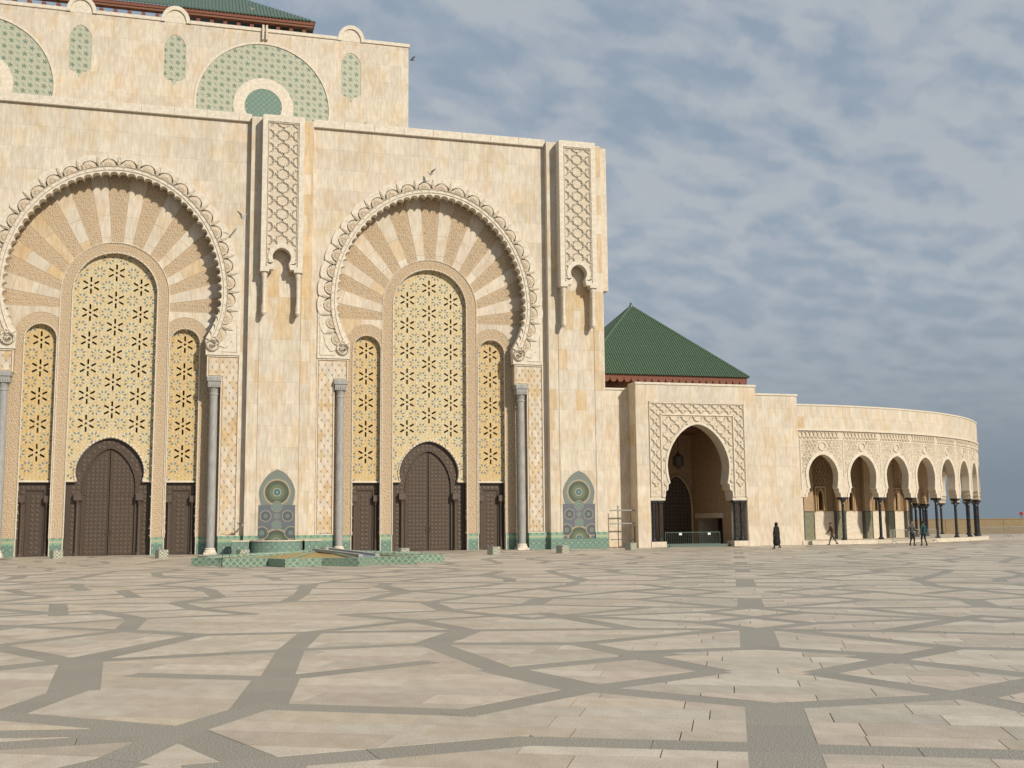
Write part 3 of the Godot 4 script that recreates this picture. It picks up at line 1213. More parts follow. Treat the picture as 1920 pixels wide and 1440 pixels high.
		cs.lathe([Vector2(0.27, 0.42), Vector2(0.285, 3.6), Vector2(0.288, 3.64), Vector2(0.275, 3.66), Vector2(0.275, 7.2), Vector2(0.27, 7.24), Vector2(0.26, 10.55), Vector2(0.30, 10.6), Vector2(0.30, 10.7), Vector2(0.26, 10.75)], s * 6.51, zc, 20)
		var col := obj("portal_column", [cs, M.grey_marble], mosque)
		var cb := MB.new()
		cb.xf = xf
		cb.lathe([Vector2(0.0, 0.0), Vector2(0.40, 0.0), Vector2(0.40, 0.18), Vector2(0.36, 0.26), Vector2(0.33, 0.30), Vector2(0.35, 0.36), Vector2(0.28, 0.43)], s * 6.51, zc, 20)
		cb.box(s * 6.51 - 0.42, s * 6.51 + 0.42, 0.0, 0.13, zc - 0.42, zc + 0.42)
		obj("column_base", [cb, M.white_stone], col)
		cb = MB.new()
		cb.xf = xf
		cb.lathe([Vector2(0.27, 10.74), Vector2(0.29, 10.86), Vector2(0.40, 11.25), Vector2(0.42, 11.4)], s * 6.51, zc, 8)
		cb.box(s * 6.51 - 0.40, s * 6.51 + 0.40, 11.1, 11.5, zc - 0.4, zc + 0.4)
		cb.box(s * 6.51 - 0.46, s * 6.51 + 0.46, 11.503, 11.80, zc - 0.46, zc + 0.46)
		for k in 5:
			cb.petal(Vector2(s * 6.51 - 0.3 + k * 0.15, 11.1), PI / 2, 0.3, 0.06, zc + 0.4, 0.05)
		obj("column_capital", [cb, M.grey_marble], col)

# the outline that the portal takes out of the wall's cladding
func portal_hole(cx: float) -> PackedVector2Array:
	var c := arch_curve(80)
	var o := PackedVector2Array([Vector2(cx - 8.13, -1.0), Vector2(cx - 8.13, 16.6)])
	for k in c[0].size():
		var q: Vector2 = c[0][k] + c[1][k] * 1.30
		if q.y > 16.6:
			o.append(q + Vector2(cx, 0))
	o.append(Vector2(cx + 8.13, 16.6))
	o.append(Vector2(cx + 8.13, -1.0))
	return o

func pier(mosque: Node3D, px: float, panels: Array, left_one: bool) -> void:
	var xf := at_point(px, 0, 0)
	var body := MB.new()
	body.xf = xf
	body.box(-2.12, 2.12, 0.0, 30.06, -0.6, 0.5)
	var p := obj("pier", [body, M.dressed_stone], mosque)
	var med := PackedVector2Array([Vector2(-1.19, 0.75), Vector2(1.19, 0.75), Vector2(1.19, 3.18), Vector2(1.02, 3.2)])
	var half := []
	for k in 15:
		var t := k / 14.0
		var x := 1.02 + 0.15 * sin(minf(1.0, t * 2.6) * PI / 2)
		if t > 0.38:
			var u := (t - 0.38) / 0.62
			x = 1.17 * pow(maxf(0.0, 1.0 - pow(u, 1.55)), 0.62)
		half.append(Vector2(x, 3.2 + 2.36 * t))
	for q in half:
		med.append(q)
	for k in range(half.size() - 2, -1, -1):
		med.append(Vector2(-half[k].x, half[k].y))
	med.append(Vector2(-1.02, 3.2))
	med.append(Vector2(-1.19, 3.18))
	var grow := Geometry2D.offset_polygon(med, 0.03)
	var holes := [grow[0]]
	for s in [-1.0, 1.0]:
		holes.append(rect(s * 1.385 - 0.018, s * 1.385 + 0.018, 1.2, 19.3))
	holes.append(rect(-1.385, 1.385, 3.17, 3.19))
	holes.append(rect(-1.36, 1.36, 19.3, 29.9))
	var tone := func(q):
		var och := 0.03
		if q.x > 1.4 and q.y > 12.0:
			och = 0.75 if q.y > 16.0 else 0.35
		if absf(q.x) < 1.4 and q.y > 16.5:
			och = 0.5
		elif absf(q.x) < 1.4 and q.y > 13.5:
			och = 0.2
		return stone_tint(och)
	for e in [[-2.12, -1.39], [-1.38, 1.38], [1.39, 2.12]]:
		clad(panels, rect(e[0], e[1], 1.19, 30.0), holes, at_point(px, 0, 0.5), 1.47, 0.45, 0.75, tone, 0.04, 1.19)
	var mm := MB.new()
	mm.xf = xf
	mm.us = Vector2(1.0 / 2.4, -1.0 / 4.8)
	mm.uo = Vector2(0.5, 1.0 + 0.77 / 4.8)
	mm.prism(med, 0.45, 0.535)
	obj("mosaic_panel", [mm, M.medallion_mosaic], p)
	var t1 := MB.new()
	var t2 := MB.new()
	t1.xf = xf
	t2.xf = xf
	t1.box(-2.16, 2.2, 0.0, 0.73, -0.3, 0.66)
	t2.box(-2.15, -1.22, 0.733, 1.19, -0.3, 0.64)
	t2.box(1.22, 2.19, 0.733, 1.19, -0.3, 0.64)
	obj("tiled_plinth", [t1, M.green_mosaic, t2, M.green_frieze], p)
	# the hanging box: frame, horseshoe lip, lozenge carving
	var y0 := 19.1
	var y1 := 29.95
	var zf := 1.42
	var hs := horseshoe(0.62, 20.0, 0.47, 19.5, 0.55, 19.1, 20.62, 12)
	var fr := MB.new()
	fr.xf = xf
	fr.box(-1.41, -1.06, y0, y1, 0.5, zf)
	fr.box(1.06, 1.41, y0, y1, 0.5, zf)
	fr.box(-1.06, 1.06, 29.5, y1, 0.5, zf)
	var lip := PackedVector2Array()
	for q in hs:
		var d := (q - Vector2(0, 19.95))
		lip.append(q + d.normalized() * 0.30 if q.y > 19.5 else Vector2(signf(q.x) * 0.98, q.y))
	fr.band(lip, hs, 0.75, zf)
	fr.box(-1.06, -0.55, 19.1, 19.32, 0.75, zf - 0.003)
	fr.box(0.55, 1.06, 19.1, 19.32, 0.75, zf - 0.003)
	var fld := PackedVector2Array([Vector2(-1.06, 19.3), Vector2(-1.06, 29.5), Vector2(1.06, 29.5), Vector2(1.06, 19.3)])
	for k in range(lip.size() - 1, -1, -1):
		if lip[k].y > 19.3:
			fld.append(lip[k] * Vector2(0.97, 1.0))
	var gr := MB.new()
	var rl := MB.new()
	gr.xf = xf
	rl.xf = xf
	gr.prism(fld, 0.8, zf - 0.11)
	sebka(rl, fld, 1.06, 0.93, 0.07, zf - 0.11, zf - 0.02)
	var line := PackedVector2Array([Vector2(-1.0, 19.4), Vector2(-1.0, 29.43), Vector2(1.0, 29.43), Vector2(1.0, 19.4)])
	rl.rib(line, 0.04, zf - 0.11, zf - 0.01)
	obj("hanging_frame", [fr, M.white_stone], p)
	obj("lozenge_carving", [gr, M.pale_relief, rl, M.white_stone], p)
	for s in [-1.0, 1.0]:
		var cm := MB.new()
		cm.xf = xf
		cm.box(s * 1.13 - 0.30, s * 1.13 + 0.30, 18.93, 19.095, 0.8, 1.45)
		cm.lathe([Vector2(0.22, 18.93), Vector2(0.20, 18.7), Vector2(0.13, 18.35), Vector2(0.16, 18.3), Vector2(0.13, 18.22), Vector2(0.115, 16.75), Vector2(0.15, 16.7), Vector2(0.15, 16.62), Vector2(0.17, 16.55), Vector2(0.17, 16.2), Vector2(0.19, 16.15), Vector2(0.12, 16.0), Vector2(0.0, 15.93)], s * 1.13, 1.14, 14)
		cm.box(s * 1.13 - 0.08, s * 1.13 + 0.08, 16.1, 18.9, 0.5, 1.05)
		obj("colonnette", [cm, M.white_stone], p)

func build_mosque() -> Node3D:
	var mosque := thing("mosque", "cream stone mosque with two tall carved portals and a set back upper storey", "mosque")
	var left := -46.0
	var right := 12.86
	# solid mass behind the facade
	var mass := MB.new()
	mass.box(left, right, 0.0, 29.9, -40.0, -9.0)
	# the hall between the screens and the mass: roof and end walls
	mass.box(left, right, 29.3, 29.897, -8.997, -2.903)
	mass.box(left, left + 0.6, 0.0, 29.297, -8.997, -2.903)
	mass.box(right - 0.6, right, 0.0, 29.297, -8.997, -2.903)
	obj("building_mass", [mass, M.dressed_stone], mosque)
	# the wall that the portals are cut through
	var out := PackedVector2Array([Vector2(left, 0)])
	for cx in [-BAY, 0.0]:
		var c := arch_curve(72)
		out.append(Vector2(cx - 6.98, 0))
		out.append(Vector2(cx - 6.98, 13.2))
		for k in c[0].size():
			var q: Vector2 = c[0][k] + c[1][k] * 0.62
			if q.y > 14.3:
				out.append(q + Vector2(cx, 0))
		out.append(Vector2(cx + 6.98, 13.2))
		out.append(Vector2(cx + 6.98, 0))
	out.append_array(PackedVector2Array([Vector2(right, 0), Vector2(right, 29.75), Vector2(left, 29.75)]))
	var wl := MB.new()
	wl.prism(out, -2.9, -0.035)
	var wall := obj("wall", [wl, M.dressed_stone], mosque)
	var panels := []
	var holes := [portal_hole(-BAY), portal_hole(0.0)]
	var tone := func(q):
		return stone_tint(0.0)
	var flat := at_point(0, 0, -0.035)
	clad(panels, rect(left, -10.74 - 2.1, 1.19, 29.75), holes, flat, 1.47, 0.8, 1.5, tone, 0.04, 0.35)
	clad(panels, rect(-10.74 + 2.1, 10.6 - 2.1, 1.19, 29.75), holes, flat, 1.47, 0.8, 1.5, tone, 0.04, 0.35)
	# cornices
	for e in [[left, -12.87], [-8.61, 8.47]]:
		var cn := MB.new()
		var x: float = e[0]
		while x < e[1] - 0.01:
			var x2: float = minf(x + 2.15, e[1])
			cn.cbox(x + 0.003, x2 - 0.003, 29.753, 30.32, -0.6, 0.22 + rng.randf() * 0.004, 0.03)
			x = x2
		obj("cornice", [cn, M.white_stone], mosque)
	pier(mosque, -10.74, panels, true)
	pier(mosque, 10.6, panels, false)
	# the return pier on the east flank, seen edge on
	var rp := MB.new()
	rp.box(right, right + 0.28, 0.0, 30.0, -4.6, -0.4)
	rp.box(right + 0.28, right + 0.95, 19.3, 30.5, -3.9, -1.1)
	obj("flank_pier", [rp, M.dressed_stone], mosque)
	portal(mosque, -BAY)
	portal(mosque, 0.0)
	# ---- upper storey, set back
	var zu := -13.7
	var core := MB.new()
	core.box(left, 0.68, 29.0, 42.62, -30.0, zu - 0.035)
	var upper := obj("upper_storey", [core, M.dressed_stone], mosque)
	var uh := []
	var C := [-11.4, -32.9]
	for cx in C:
		var disc := PackedVector2Array()
		for k in 48:
			disc.append(Vector2(cx + 5.52 * cos(TAU * k / 48), 36.2 + 5.52 * sin(TAU * k / 48)))
		uh.append(disc)
	var niche := PackedVector2Array()
	var nh := []
	for k in 9:
		var t := k / 8.0
		nh.append(Vector2(0.82 * pow(maxf(0.0, 1.0 - pow(t, 1.7)), 0.6), 40.5 + 1.08 * t))
	for q in nh:
		niche.append(q)
	for k in range(nh.size() - 2, -1, -1):
		niche.append(Vector2(-nh[k].x, nh[k].y))
	for q in [Vector2(-0.82, 38.0), Vector2(-0.5, 37.75), Vector2(-0.22, 37.72), Vector2(0, 37.25), Vector2(0.22, 37.72), Vector2(0.5, 37.75), Vector2(0.82, 38.0)]:
		niche.append(q)
	var NX := [-4.22, -18.5, -25.7]
	for x in NX:
		uh.append(Geometry2D.offset_polygon(shift(niche, x), 0.04)[0])
	var utone := func(q): return stone_tint(0.0)
	var upan := []
	clad(panels, rect(-34.0, 0.71, 30.0, 42.6), uh, at_point(0, 0, zu - 0.035), 1.5, 0.8, 1.6, utone, 0.04, 30.3)
	for x in NX:
		var mb := MB.new()
		mb.xf = at_point(x, 0, zu)
		mb.prism(niche, -0.3, -0.022)
		obj("niche_mosaic", [mb, M.flower_mosaic], upper)
	for cx in C:
		var rgs := [[2.42, 5.35, -0.025, M.flower_mosaic], [5.35, 5.52, 0.05, M.white_stone], [1.5, 2.42, 0.0, M.white_stone]]
		for r in rgs:
			var mb := MB.new()
			mb.xf = at_point(cx, 36.2, zu)
			var a := PackedVector2Array()
			var b := PackedVector2Array()
			for k in 57:
				var t := deg_to_rad(lerpf(-40.0, 220.0, k / 56.0))
				a.append(Vector2(cos(t), sin(t)) * r[0])
				b.append(Vector2(cos(t), sin(t)) * r[1])
			mb.band(a, b, -0.3, r[2])
			obj("lunette_ring" if r[3] == M.white_stone else "lunette_mosaic", [mb, r[3]], upper)
		var mb := MB.new()
		mb.xf = at_point(cx, 36.2, zu)
		var d := PackedVector2Array()
		for k in 24:
			d.append(Vector2(cos(TAU * k / 24), sin(TAU * k / 24)) * 1.51)
		mb.prism(d, -0.4, -0.028)
		obj("lunette_eye", [mb, M.green_mosaic], upper)
	var cp := MB.new()
	var cuts := [-46.0, -26.85, -24.55, -19.65, -17.35, -5.37, -3.07, 0.82]
	for k in range(0, 8, 2):
		cp.cbox(cuts[k], cuts[k + 1], 42.623, 42.92, zu - 0.6, zu + 0.10, 0.02)
	for x in [-25.7, -18.5, -4.22]:
		var a := PackedVector2Array()
		var b := PackedVector2Array()
		for k in 17:
			var t := PI * (1.0 - k / 16.0)
			a.append(Vector2(x + cos(t) * 0.85, 42.62 + sin(t) * 1.08))
			b.append(Vector2(x + cos(t) * 1.15, 42.62 + sin(t) * 1.40))
		cp.band(b, a, zu - 0.6, zu + 0.12)
		var f := a.duplicate()
		cp.prism(f, zu - 0.5, zu)
	obj("parapet_coping", [cp, M.white_stone], upper)
	var dr := MB.new()
	dr.box(-11.62, -11.46, 41.9, 43.15, zu, zu + 0.28)
	dr.box(-11.32, -11.16, 41.9, 43.15, zu, zu + 0.28)
	obj("drain_spout", [dr, M.dressed_stone], upper)
	lay_panels(panels, "stone_panel", wall, M.travertine, 290)
	# ---- green roof of the prayer hall, above the upper storey
	var corner := Vector3(-6.7, 46.95, -20.0)
	roof(mosque, Vector3(left, 46.95, -20.0), corner, Vector3(-18.7, 55.35, -32.0), Vector3(left, 55.35, -32.0), 0.30, true)
	roof(mosque, corner, Vector3(-6.7, 46.95, -60.0), Vector3(-18.7, 55.35, -50.0), Vector3(-18.7, 55.35, -32.0), 0.30, false)
	var dm := MB.new()
	dm.box(left, -8.2, 42.0, 46.2, -58.0, -21.4)
	obj("clerestory_wall", [dm, M.cedar], mosque)
	for k in 22:
		var x := -7.6 - k * 1.15
		var bk := MB.new()
		bk.box(x - 0.16, x + 0.16, 45.75, 46.25, -21.4, -20.35)
		obj("eave_bracket", [bk, M.red_wood], mosque)
	return mosque

# a tiled roof plane a-b (eave, left to right) up to c-d: a sheet with half-round tile ribs, and a timber fascia
func roof(parent: Node3D, a: Vector3, b: Vector3, c: Vector3, d: Vector3, step: float, fascia: bool) -> void:
	var sheet := MB.new()
	var ribs := MB.new()
	sheet.quad(a, b, c, d)
	var along := (b - a)
	var L := along.length()
	along /= L
	var nrm := (b - a).cross(d - a).normalized()
	var up := nrm.cross(along).normalized()
	var poly := PackedVector2Array()
	for q in [a, b, c, d]:
		var w: Vector3 = q - a
		poly.append(Vector2(w.dot(along), w.dot(up)))
	if poly[2].distance_to(poly[3]) < 0.01:
		poly.remove_at(3)
	var n := int(L / step)
	var r := step * 0.36
	for k in n:
		var x := (k + 0.5) * step
		for part in Geometry2D.intersect_polyline_with_polygon(PackedVector2Array([Vector2(x, 0.02), Vector2(x, 60.0)]), poly):
			var p0: Vector2 = part[0]
			var p1: Vector2 = part[part.size() - 1]
			if p0.y > p1.y:
				var s := p0
				p0 = p1
				p1 = s
			var A: Vector3 = a + along * p0.x + up * (p0.y - 0.08)
			var B: Vector3 = a + along * p1.x + up * p1.y
			for e in 4:
				var t0 := PI * e / 4.0
				var t1 := PI * (e + 1) / 4.0
				var n0 := along * cos(t0) + nrm * sin(t0)
				var n1 := along * cos(t1) + nrm * sin(t1)
				ribs.quadn(A + n1 * r, A + n0 * r, B + n0 * r, B + n1 * r, n1, n0, n0, n1)
			for e in 3:
				ribs.tri(A, A + (along * cos(PI * e / 3.0) + nrm * sin(PI * e / 3.0)) * r, A + (along * cos(PI * (e + 1) / 3.0) + nrm * sin(PI * (e + 1) / 3.0)) * r)
	var o := obj("roof", [sheet, M.roof_tile], parent)
	obj("tile_ribs", [ribs, M.roof_tile], o, "stuff")
	if fascia:
		var f := MB.new()
		f.box(a.x, b.x - 0.05, a.y - 0.32, a.y - 0.03, a.z - 0.5, a.z - 0.06)
		var g := MB.new()
		g.box(a.x, b.x - 0.12, a.y - 0.52, a.y - 0.324, a.z - 0.7, a.z - 0.14)
		obj("fascia", [f, M.red_wood, g, M.cedar], o)
# ---------------------------------------------------------------- gatehouse with the pyramid roof
func build_gatehouse() -> void:
	var gate := thing("gatehouse", "square stone gatehouse with a green tiled pyramid roof and one horseshoe doorway", "gatehouse")
	var cx := 20.33
	var hw := 4.93
	var top := 12.1
	var xf := at_point(cx, 0, 0)
	var hs := horseshoe(2.52, 6.04, 2.34, 4.78, 2.76, 3.70, 9.16)
	var poly := PackedVector2Array([Vector2(-hw, 0), Vector2(-3.93, 0), Vector2(-3.93, 3.70)])
	poly.append_array(hs)
	poly.append_array(PackedVector2Array([Vector2(3.93, 3.70), Vector2(3.93, 0), Vector2(hw, 0), Vector2(hw, top), Vector2(-hw, top)]))
	var w := MB.new()
	w.xf = xf
	w.prism(poly, -1.25, -0.035, true)
	# side walls, ceiling and back of the porch, each with its thickness
	w.box(-hw, -3.45, 0.0, top, -9.0, -1.253)
	w.box(3.2, hw, 0.0, top, -9.0, -7.1)
	w.box(3.2, hw, 0.0, top, -2.6, -1.253)
	w.box(3.2, hw, 2.2, top, -7.097, -2.603)
	w.box(hw - 0.2, hw, 0.0, 2.197, -4.4, -2.603)
	# the store room that the low opening leads into
	w.box(hw, 9.2, 2.2, 2.6, -9.0, -4.403)
	w.box(9.0, 9.2, 0.0, 2.197, -9.0, -4.403)
	w.box(hw, 8.997, 0.0, 2.197, -9.0, -8.8)
	w.box(-3.447, 3.197, 9.9, top, -9.0, -1.253)
	w.box(-3.447, 3.197, 0.0, 9.897, -9.0, -8.0)
	var wall := obj("porch_wall", [w, M.dressed_stone], gate)
	var list := []
	var tone := func(q): return stone_tint(0.012)
	clad(list, rect(-hw, hw, 0.0, top), [rect(-3.96, 3.96, -1.0, 10.83)], at_point(cx, 0, -0.035), 1.52, 0.8, 1.6, tone, 0.04, 0.0)
	var side := Transform3D(Basis(Vector3.UP, -PI / 2), Vector3(cx - hw, 0, 0))
	clad(list, rect(-1.45, 0.0, 0.0, top), [], side, 1.52, 0.7, 1.45, tone, 0.03, 0.0)
	var cop := MB.new()
	cop.cbox(cx - hw - 0.06, cx + hw + 0.06, top + 0.003, top + 0.17, -1.4, 0.07, 0.015)
	cop.cbox(12.9, cx - hw - 0.07, 11.803, 11.95, -2.2, -1.36, 0.015)
	cop.cbox(cx + hw + 0.07, 29.62, 11.653, 11.80, -2.2, -1.23, 0.015)
	obj("coping", [cop, M.white_stone], gate)
	# link walls on both sides
	var lk := MB.new()
	lk.box(12.95, cx - hw - 0.0, 0.0, 11.8, -2.4, -1.485)
	obj("link_wall", [lk, M.dressed_stone], gate)
	clad(list, rect(12.95, cx - hw - 0.04, 0.0, 11.8), [], at_point(0, 0, -1.485), 1.52, 0.5, 1.1, tone, 0.04, 0.0)
	lk = MB.new()
	lk.box(cx + hw, 29.55, 0.0, 11.65, -4.4, -1.335)
	obj("link_wall", [lk, M.dressed_stone], gate)
	clad(list, rect(cx + hw, 29.55, 0.0, 11.65), [], at_point(0, 0, -1.335), 1.52, 0.6, 1.4, tone, 0.04, 0.0)
	lay_panels(list, "stone_panel", wall, M.travertine, 240)
	# carved surround
	var band := PackedVector2Array([Vector2(-3.93, 3.72), Vector2(-3.93, 10.80), Vector2(3.93, 10.80), Vector2(3.93, 3.72), Vector2(3.02, 3.72), Vector2(3.02, 9.92), Vector2(-3.02, 9.92), Vector2(-3.02, 3.72)])
	var sp := PackedVector2Array([Vector2(-2.86, 3.72), Vector2(-2.86, 9.78), Vector2(2.86, 9.78), Vector2(2.86, 3.72)])
	var rim := PackedVector2Array()
	for k in hs.size():
		var q := hs[k]
		var d := q - Vector2(0, 6.0)
		rim.append(q + d.normalized() * 0.16 if q.y > 4.8 else q + Vector2(signf(q.x) * 0.12, 0))
	for k in range(rim.size() - 1, -1, -1):
		if rim[k].y > 3.9 and absf(rim[k].x) < 2.84:
			sp.append(rim[k])
	var g := MB.new()
	var r := MB.new()
	var f := MB.new()
	for mb in [g, r, f]:
		mb.xf = xf
	g.prism(band, -0.03, 0.0)
	var top_strip := rect(-3.80, 3.80, 9.98, 10.68)
	sebka(r, top_strip, 0.76, 0.70, 0.05, 0.0, 0.09)
	for s in [-1.0, 1.0]:
		sebka(r, rect(minf(s * 3.08, s * 3.80), maxf(s * 3.08, s * 3.80), 4.5, 9.93), 0.72, 0.80, 0.05, 0.0, 0.09)
		for k in 8:
			r.petal(Vector2(s * 3.44 + (k % 4 - 1.5) * 0.17, 3.95 + (k / 4) * 0.28), 0.6 + k, 0.17, 0.05, 0.0, 0.06)
	f.rib(PackedVector2Array([Vector2(-3.88, 3.74), Vector2(-3.88, 10.75), Vector2(3.88, 10.75), Vector2(3.88, 3.74)]), 0.07, 0.0, 0.10)
	f.rib(PackedVector2Array([Vector2(-2.97, 3.74), Vector2(-2.97, 9.87), Vector2(2.97, 9.87), Vector2(2.97, 3.74)]), 0.10, 0.0, 0.10)
	obj("carved_border", [g, M.pale_relief, r, M.white_stone, f, M.white_stone], gate)
	g = MB.new()
	r = MB.new()
	f = MB.new()
	for mb in [g, r, f]:
		mb.xf = xf
	g.prism(sp, -0.03, 0.0)
	var inset := Geometry2D.offset_polygon(sp, -0.06)
	sebka(r, inset[0], 0.95, 0.92, 0.055, 0.0, 0.09)
	f.band(rim, hs, -0.034, 0.06)
	obj("carved_spandrel", [g, M.pale_relief, r, M.white_stone, f, M.white_stone], gate)
	# columns in clusters on low blocks
	for s in [-1.0, 1.0]:
		var ped := MB.new()
		ped.xf = xf
		ped.cbox(s * 3.34 - 0.60, s * 3.34 + 0.60, 0.0, 0.42, -1.22, 0.04, 0.02)
		ped.box(s * 3.34 - 0.59, s * 3.34 + 0.59, 3.45, 3.697, -1.2, -0.02)
		obj("column_block", [ped, M.dressed_stone], gate)
		for e in [[-0.30, -0.25], [0.22, -0.25], [0.0, -0.85]]:
			var cm := MB.new()
			cm.xf = xf
			var x: float = s * 3.34 + e[0]
			cm.lathe([Vector2(0.20, 0.42), Vector2(0.20, 0.50), Vector2(0.15, 0.60), Vector2(0.125, 0.66), Vector2(0.12, 3.0), Vector2(0.15, 3.03), Vector2(0.13, 3.08)], x, e[1], 14)
			var cl := obj("column", [cm, M.dark_marble], gate)
			var cc := MB.new()
			cc.xf = xf
			cc.lathe([Vector2(0.13, 3.075), Vector2(0.16, 3.2), Vector2(0.2, 3.3)], x, e[1], 8)
			cc.box(x - 0.22, x + 0.22, 3.28, 3.447, e[1] - 0.22, e[1] + 0.22)
			obj("capital", [cc, M.dark_marble], cl)
	# inside of the porch
	var inn := MB.new()
	inn.box(cx + 3.12, cx + 3.197, 0.0, 9.85, -7.99, -7.1)
	inn.box(cx + 3.12, cx + 3.197, 0.0, 9.85, -2.6, -1.3)
	inn.box(cx + 3.12, cx + 3.197, 2.2, 9.85, -7.097, -2.603)
	inn.box(cx - 3.44, cx + 3.11, 0.0, 9.85, -7.99, -7.93)
	inn.box(cx - 3.44, cx - 3.37, 0.0, 9.85, -7.92, -1.3)
	inn.box(cx - 3.36, cx + 3.11, 9.80, 9.89, -7.92, -1.3)
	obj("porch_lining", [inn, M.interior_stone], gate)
	var dr := MB.new()
	dr.xf = at_point(22.0, 0, -7.93)
	var dp := PackedVector2Array([Vector2(-1.35, 0.0)])
	dp.append_array(arch(1.35, 3.4, 5.7, 1.6, 1.8, 20))
	dp.append(Vector2(1.35, 0.0))
	dr.prism(dp, 0.0, 0.06)
	var dm := MB.new()
	dm.xf = dr.xf
	dm.rib(dp, 0.14, 0.0, 0.16)
	var door := obj("porch_door", [dr, M.door_mosaic, dm, M.ochre_stone], gate)
	var ds := MB.new()
	ds.xf = dr.xf
	studs(ds, dp, 0.3, 0.06, 0.015, 0.0)
	obj("door_studs", [ds, M.bronze_light], door)
	var lt := MB.new()
	lt.box(cx + 2.98, cx + 3.118, 2.152, 2.55, -7.3, -2.5)
	obj("opening_lintel", [lt, M.dressed_stone], gate)
	# pyramid roof
	var ctr := Vector3(19.05, 0, -9.6)
	var h := 7.08
	var ey := 13.22
	var apex := Vector3(ctr.x, 20.0, ctr.z)
	var q := [Vector3(ctr.x - h, ey, ctr.z + h), Vector3(ctr.x + h, ey, ctr.z + h), Vector3(ctr.x + h, ey, ctr.z - h), Vector3(ctr.x - h, ey, ctr.z - h)]
	for k in 4:
		roof(gate, q[k], q[(k + 1) % 4], apex, apex, 0.2, false)
	var hips := MB.new()
	for k in 4:
		hips.bar(q[k], apex, 0.11, 8)
	hips.lathe([Vector2(0.2, 19.9), Vector2(0.16, 20.1), Vector2(0.07, 20.15), Vector2(0.1, 20.25), Vector2(0.0, 20.35)], apex.x, apex.z, 10)
	obj("hip_tiles", [hips, M.roof_tile], gate)
	var ev := MB.new()
	ev.box(ctr.x - h + 0.12, ctr.x + h - 0.12, ey - 0.30, ey - 0.04, ctr.z - h + 0.12, ctr.z + h - 0.12)
	obj("eave_board", [ev, M.red_wood], gate)
	var drum := MB.new()
	drum.box(ctr.x - h + 1.1, ctr.x + h - 1.1, 9.0, ey - 0.303, ctr.z - h + 1.1, ctr.z + h - 1.1)
	obj("drum_wall", [drum, M.cedar], gate)
	var tooth := MB.new()
	var tp := PackedVector2Array([Vector2(-0.27, 0.0), Vector2(-0.25, -0.14), Vector2(-0.15, -0.26), Vector2(-0.08, -0.31), Vector2(0.08, -0.31), Vector2(0.15, -0.26), Vector2(0.25, -0.14), Vector2(0.27, 0.0)])
	tooth.prism(tp, -0.9, 0.0, true)
	var tm := ArrayMesh.new()
	tooth.surface(tm, M.red_wood)
	for k in 24:
		var x := ctr.x - h + 0.42 + k * 0.575
		piece("eave_bracket", tm, gate, at_point(x, ey - 0.30, ctr.z + h - 0.13))
		piece("eave_bracket", tm, gate, at_point(ctr.x + h - 0.13, ey - 0.30, ctr.z + h - 0.42 - k * 0.575, PI / 2))
	var lantern := thing("lantern", "dark bronze star shaped lantern hanging in the gatehouse porch", "lantern", Vector3(20.75, 6.65, -4.6))
	var lb := MB.new()
	lb.lathe([Vector2(0.0, -0.72), Vector2(0.10, -0.60), Vector2(0.22, -0.48), Vector2(0.44, -0.34), Vector2(0.44, 0.34), Vector2(0.22, 0.48), Vector2(0.12, 0.62), Vector2(0.05, 0.75)], 0, 0, 8)
	obj("lantern_body", [lb, M.bronze], lantern)
	lb = MB.new()
	for k in 8:
		var a := k * PI / 4
		lb.bar(Vector3(cos(a) * 0.45, -0.36, sin(a) * 0.45), Vector3(cos(a) * 0.45, 0.36, sin(a) * 0.45), 0.03)
	obj("lantern_ribs", [lb, M.bronze_light], lantern)
	lb = MB.new()
	lb.bar(Vector3(0, 0.72, 0), Vector3(0, 3.14, 0), 0.025)
	obj("chain", [lb, M.bronze], lantern)

# ---------------------------------------------------------------- curved arcade
func bent() -> MB:
	var mb := MB.new()
	mb.bend = ARC_R
	mb.bc = ARC_C
	return mb

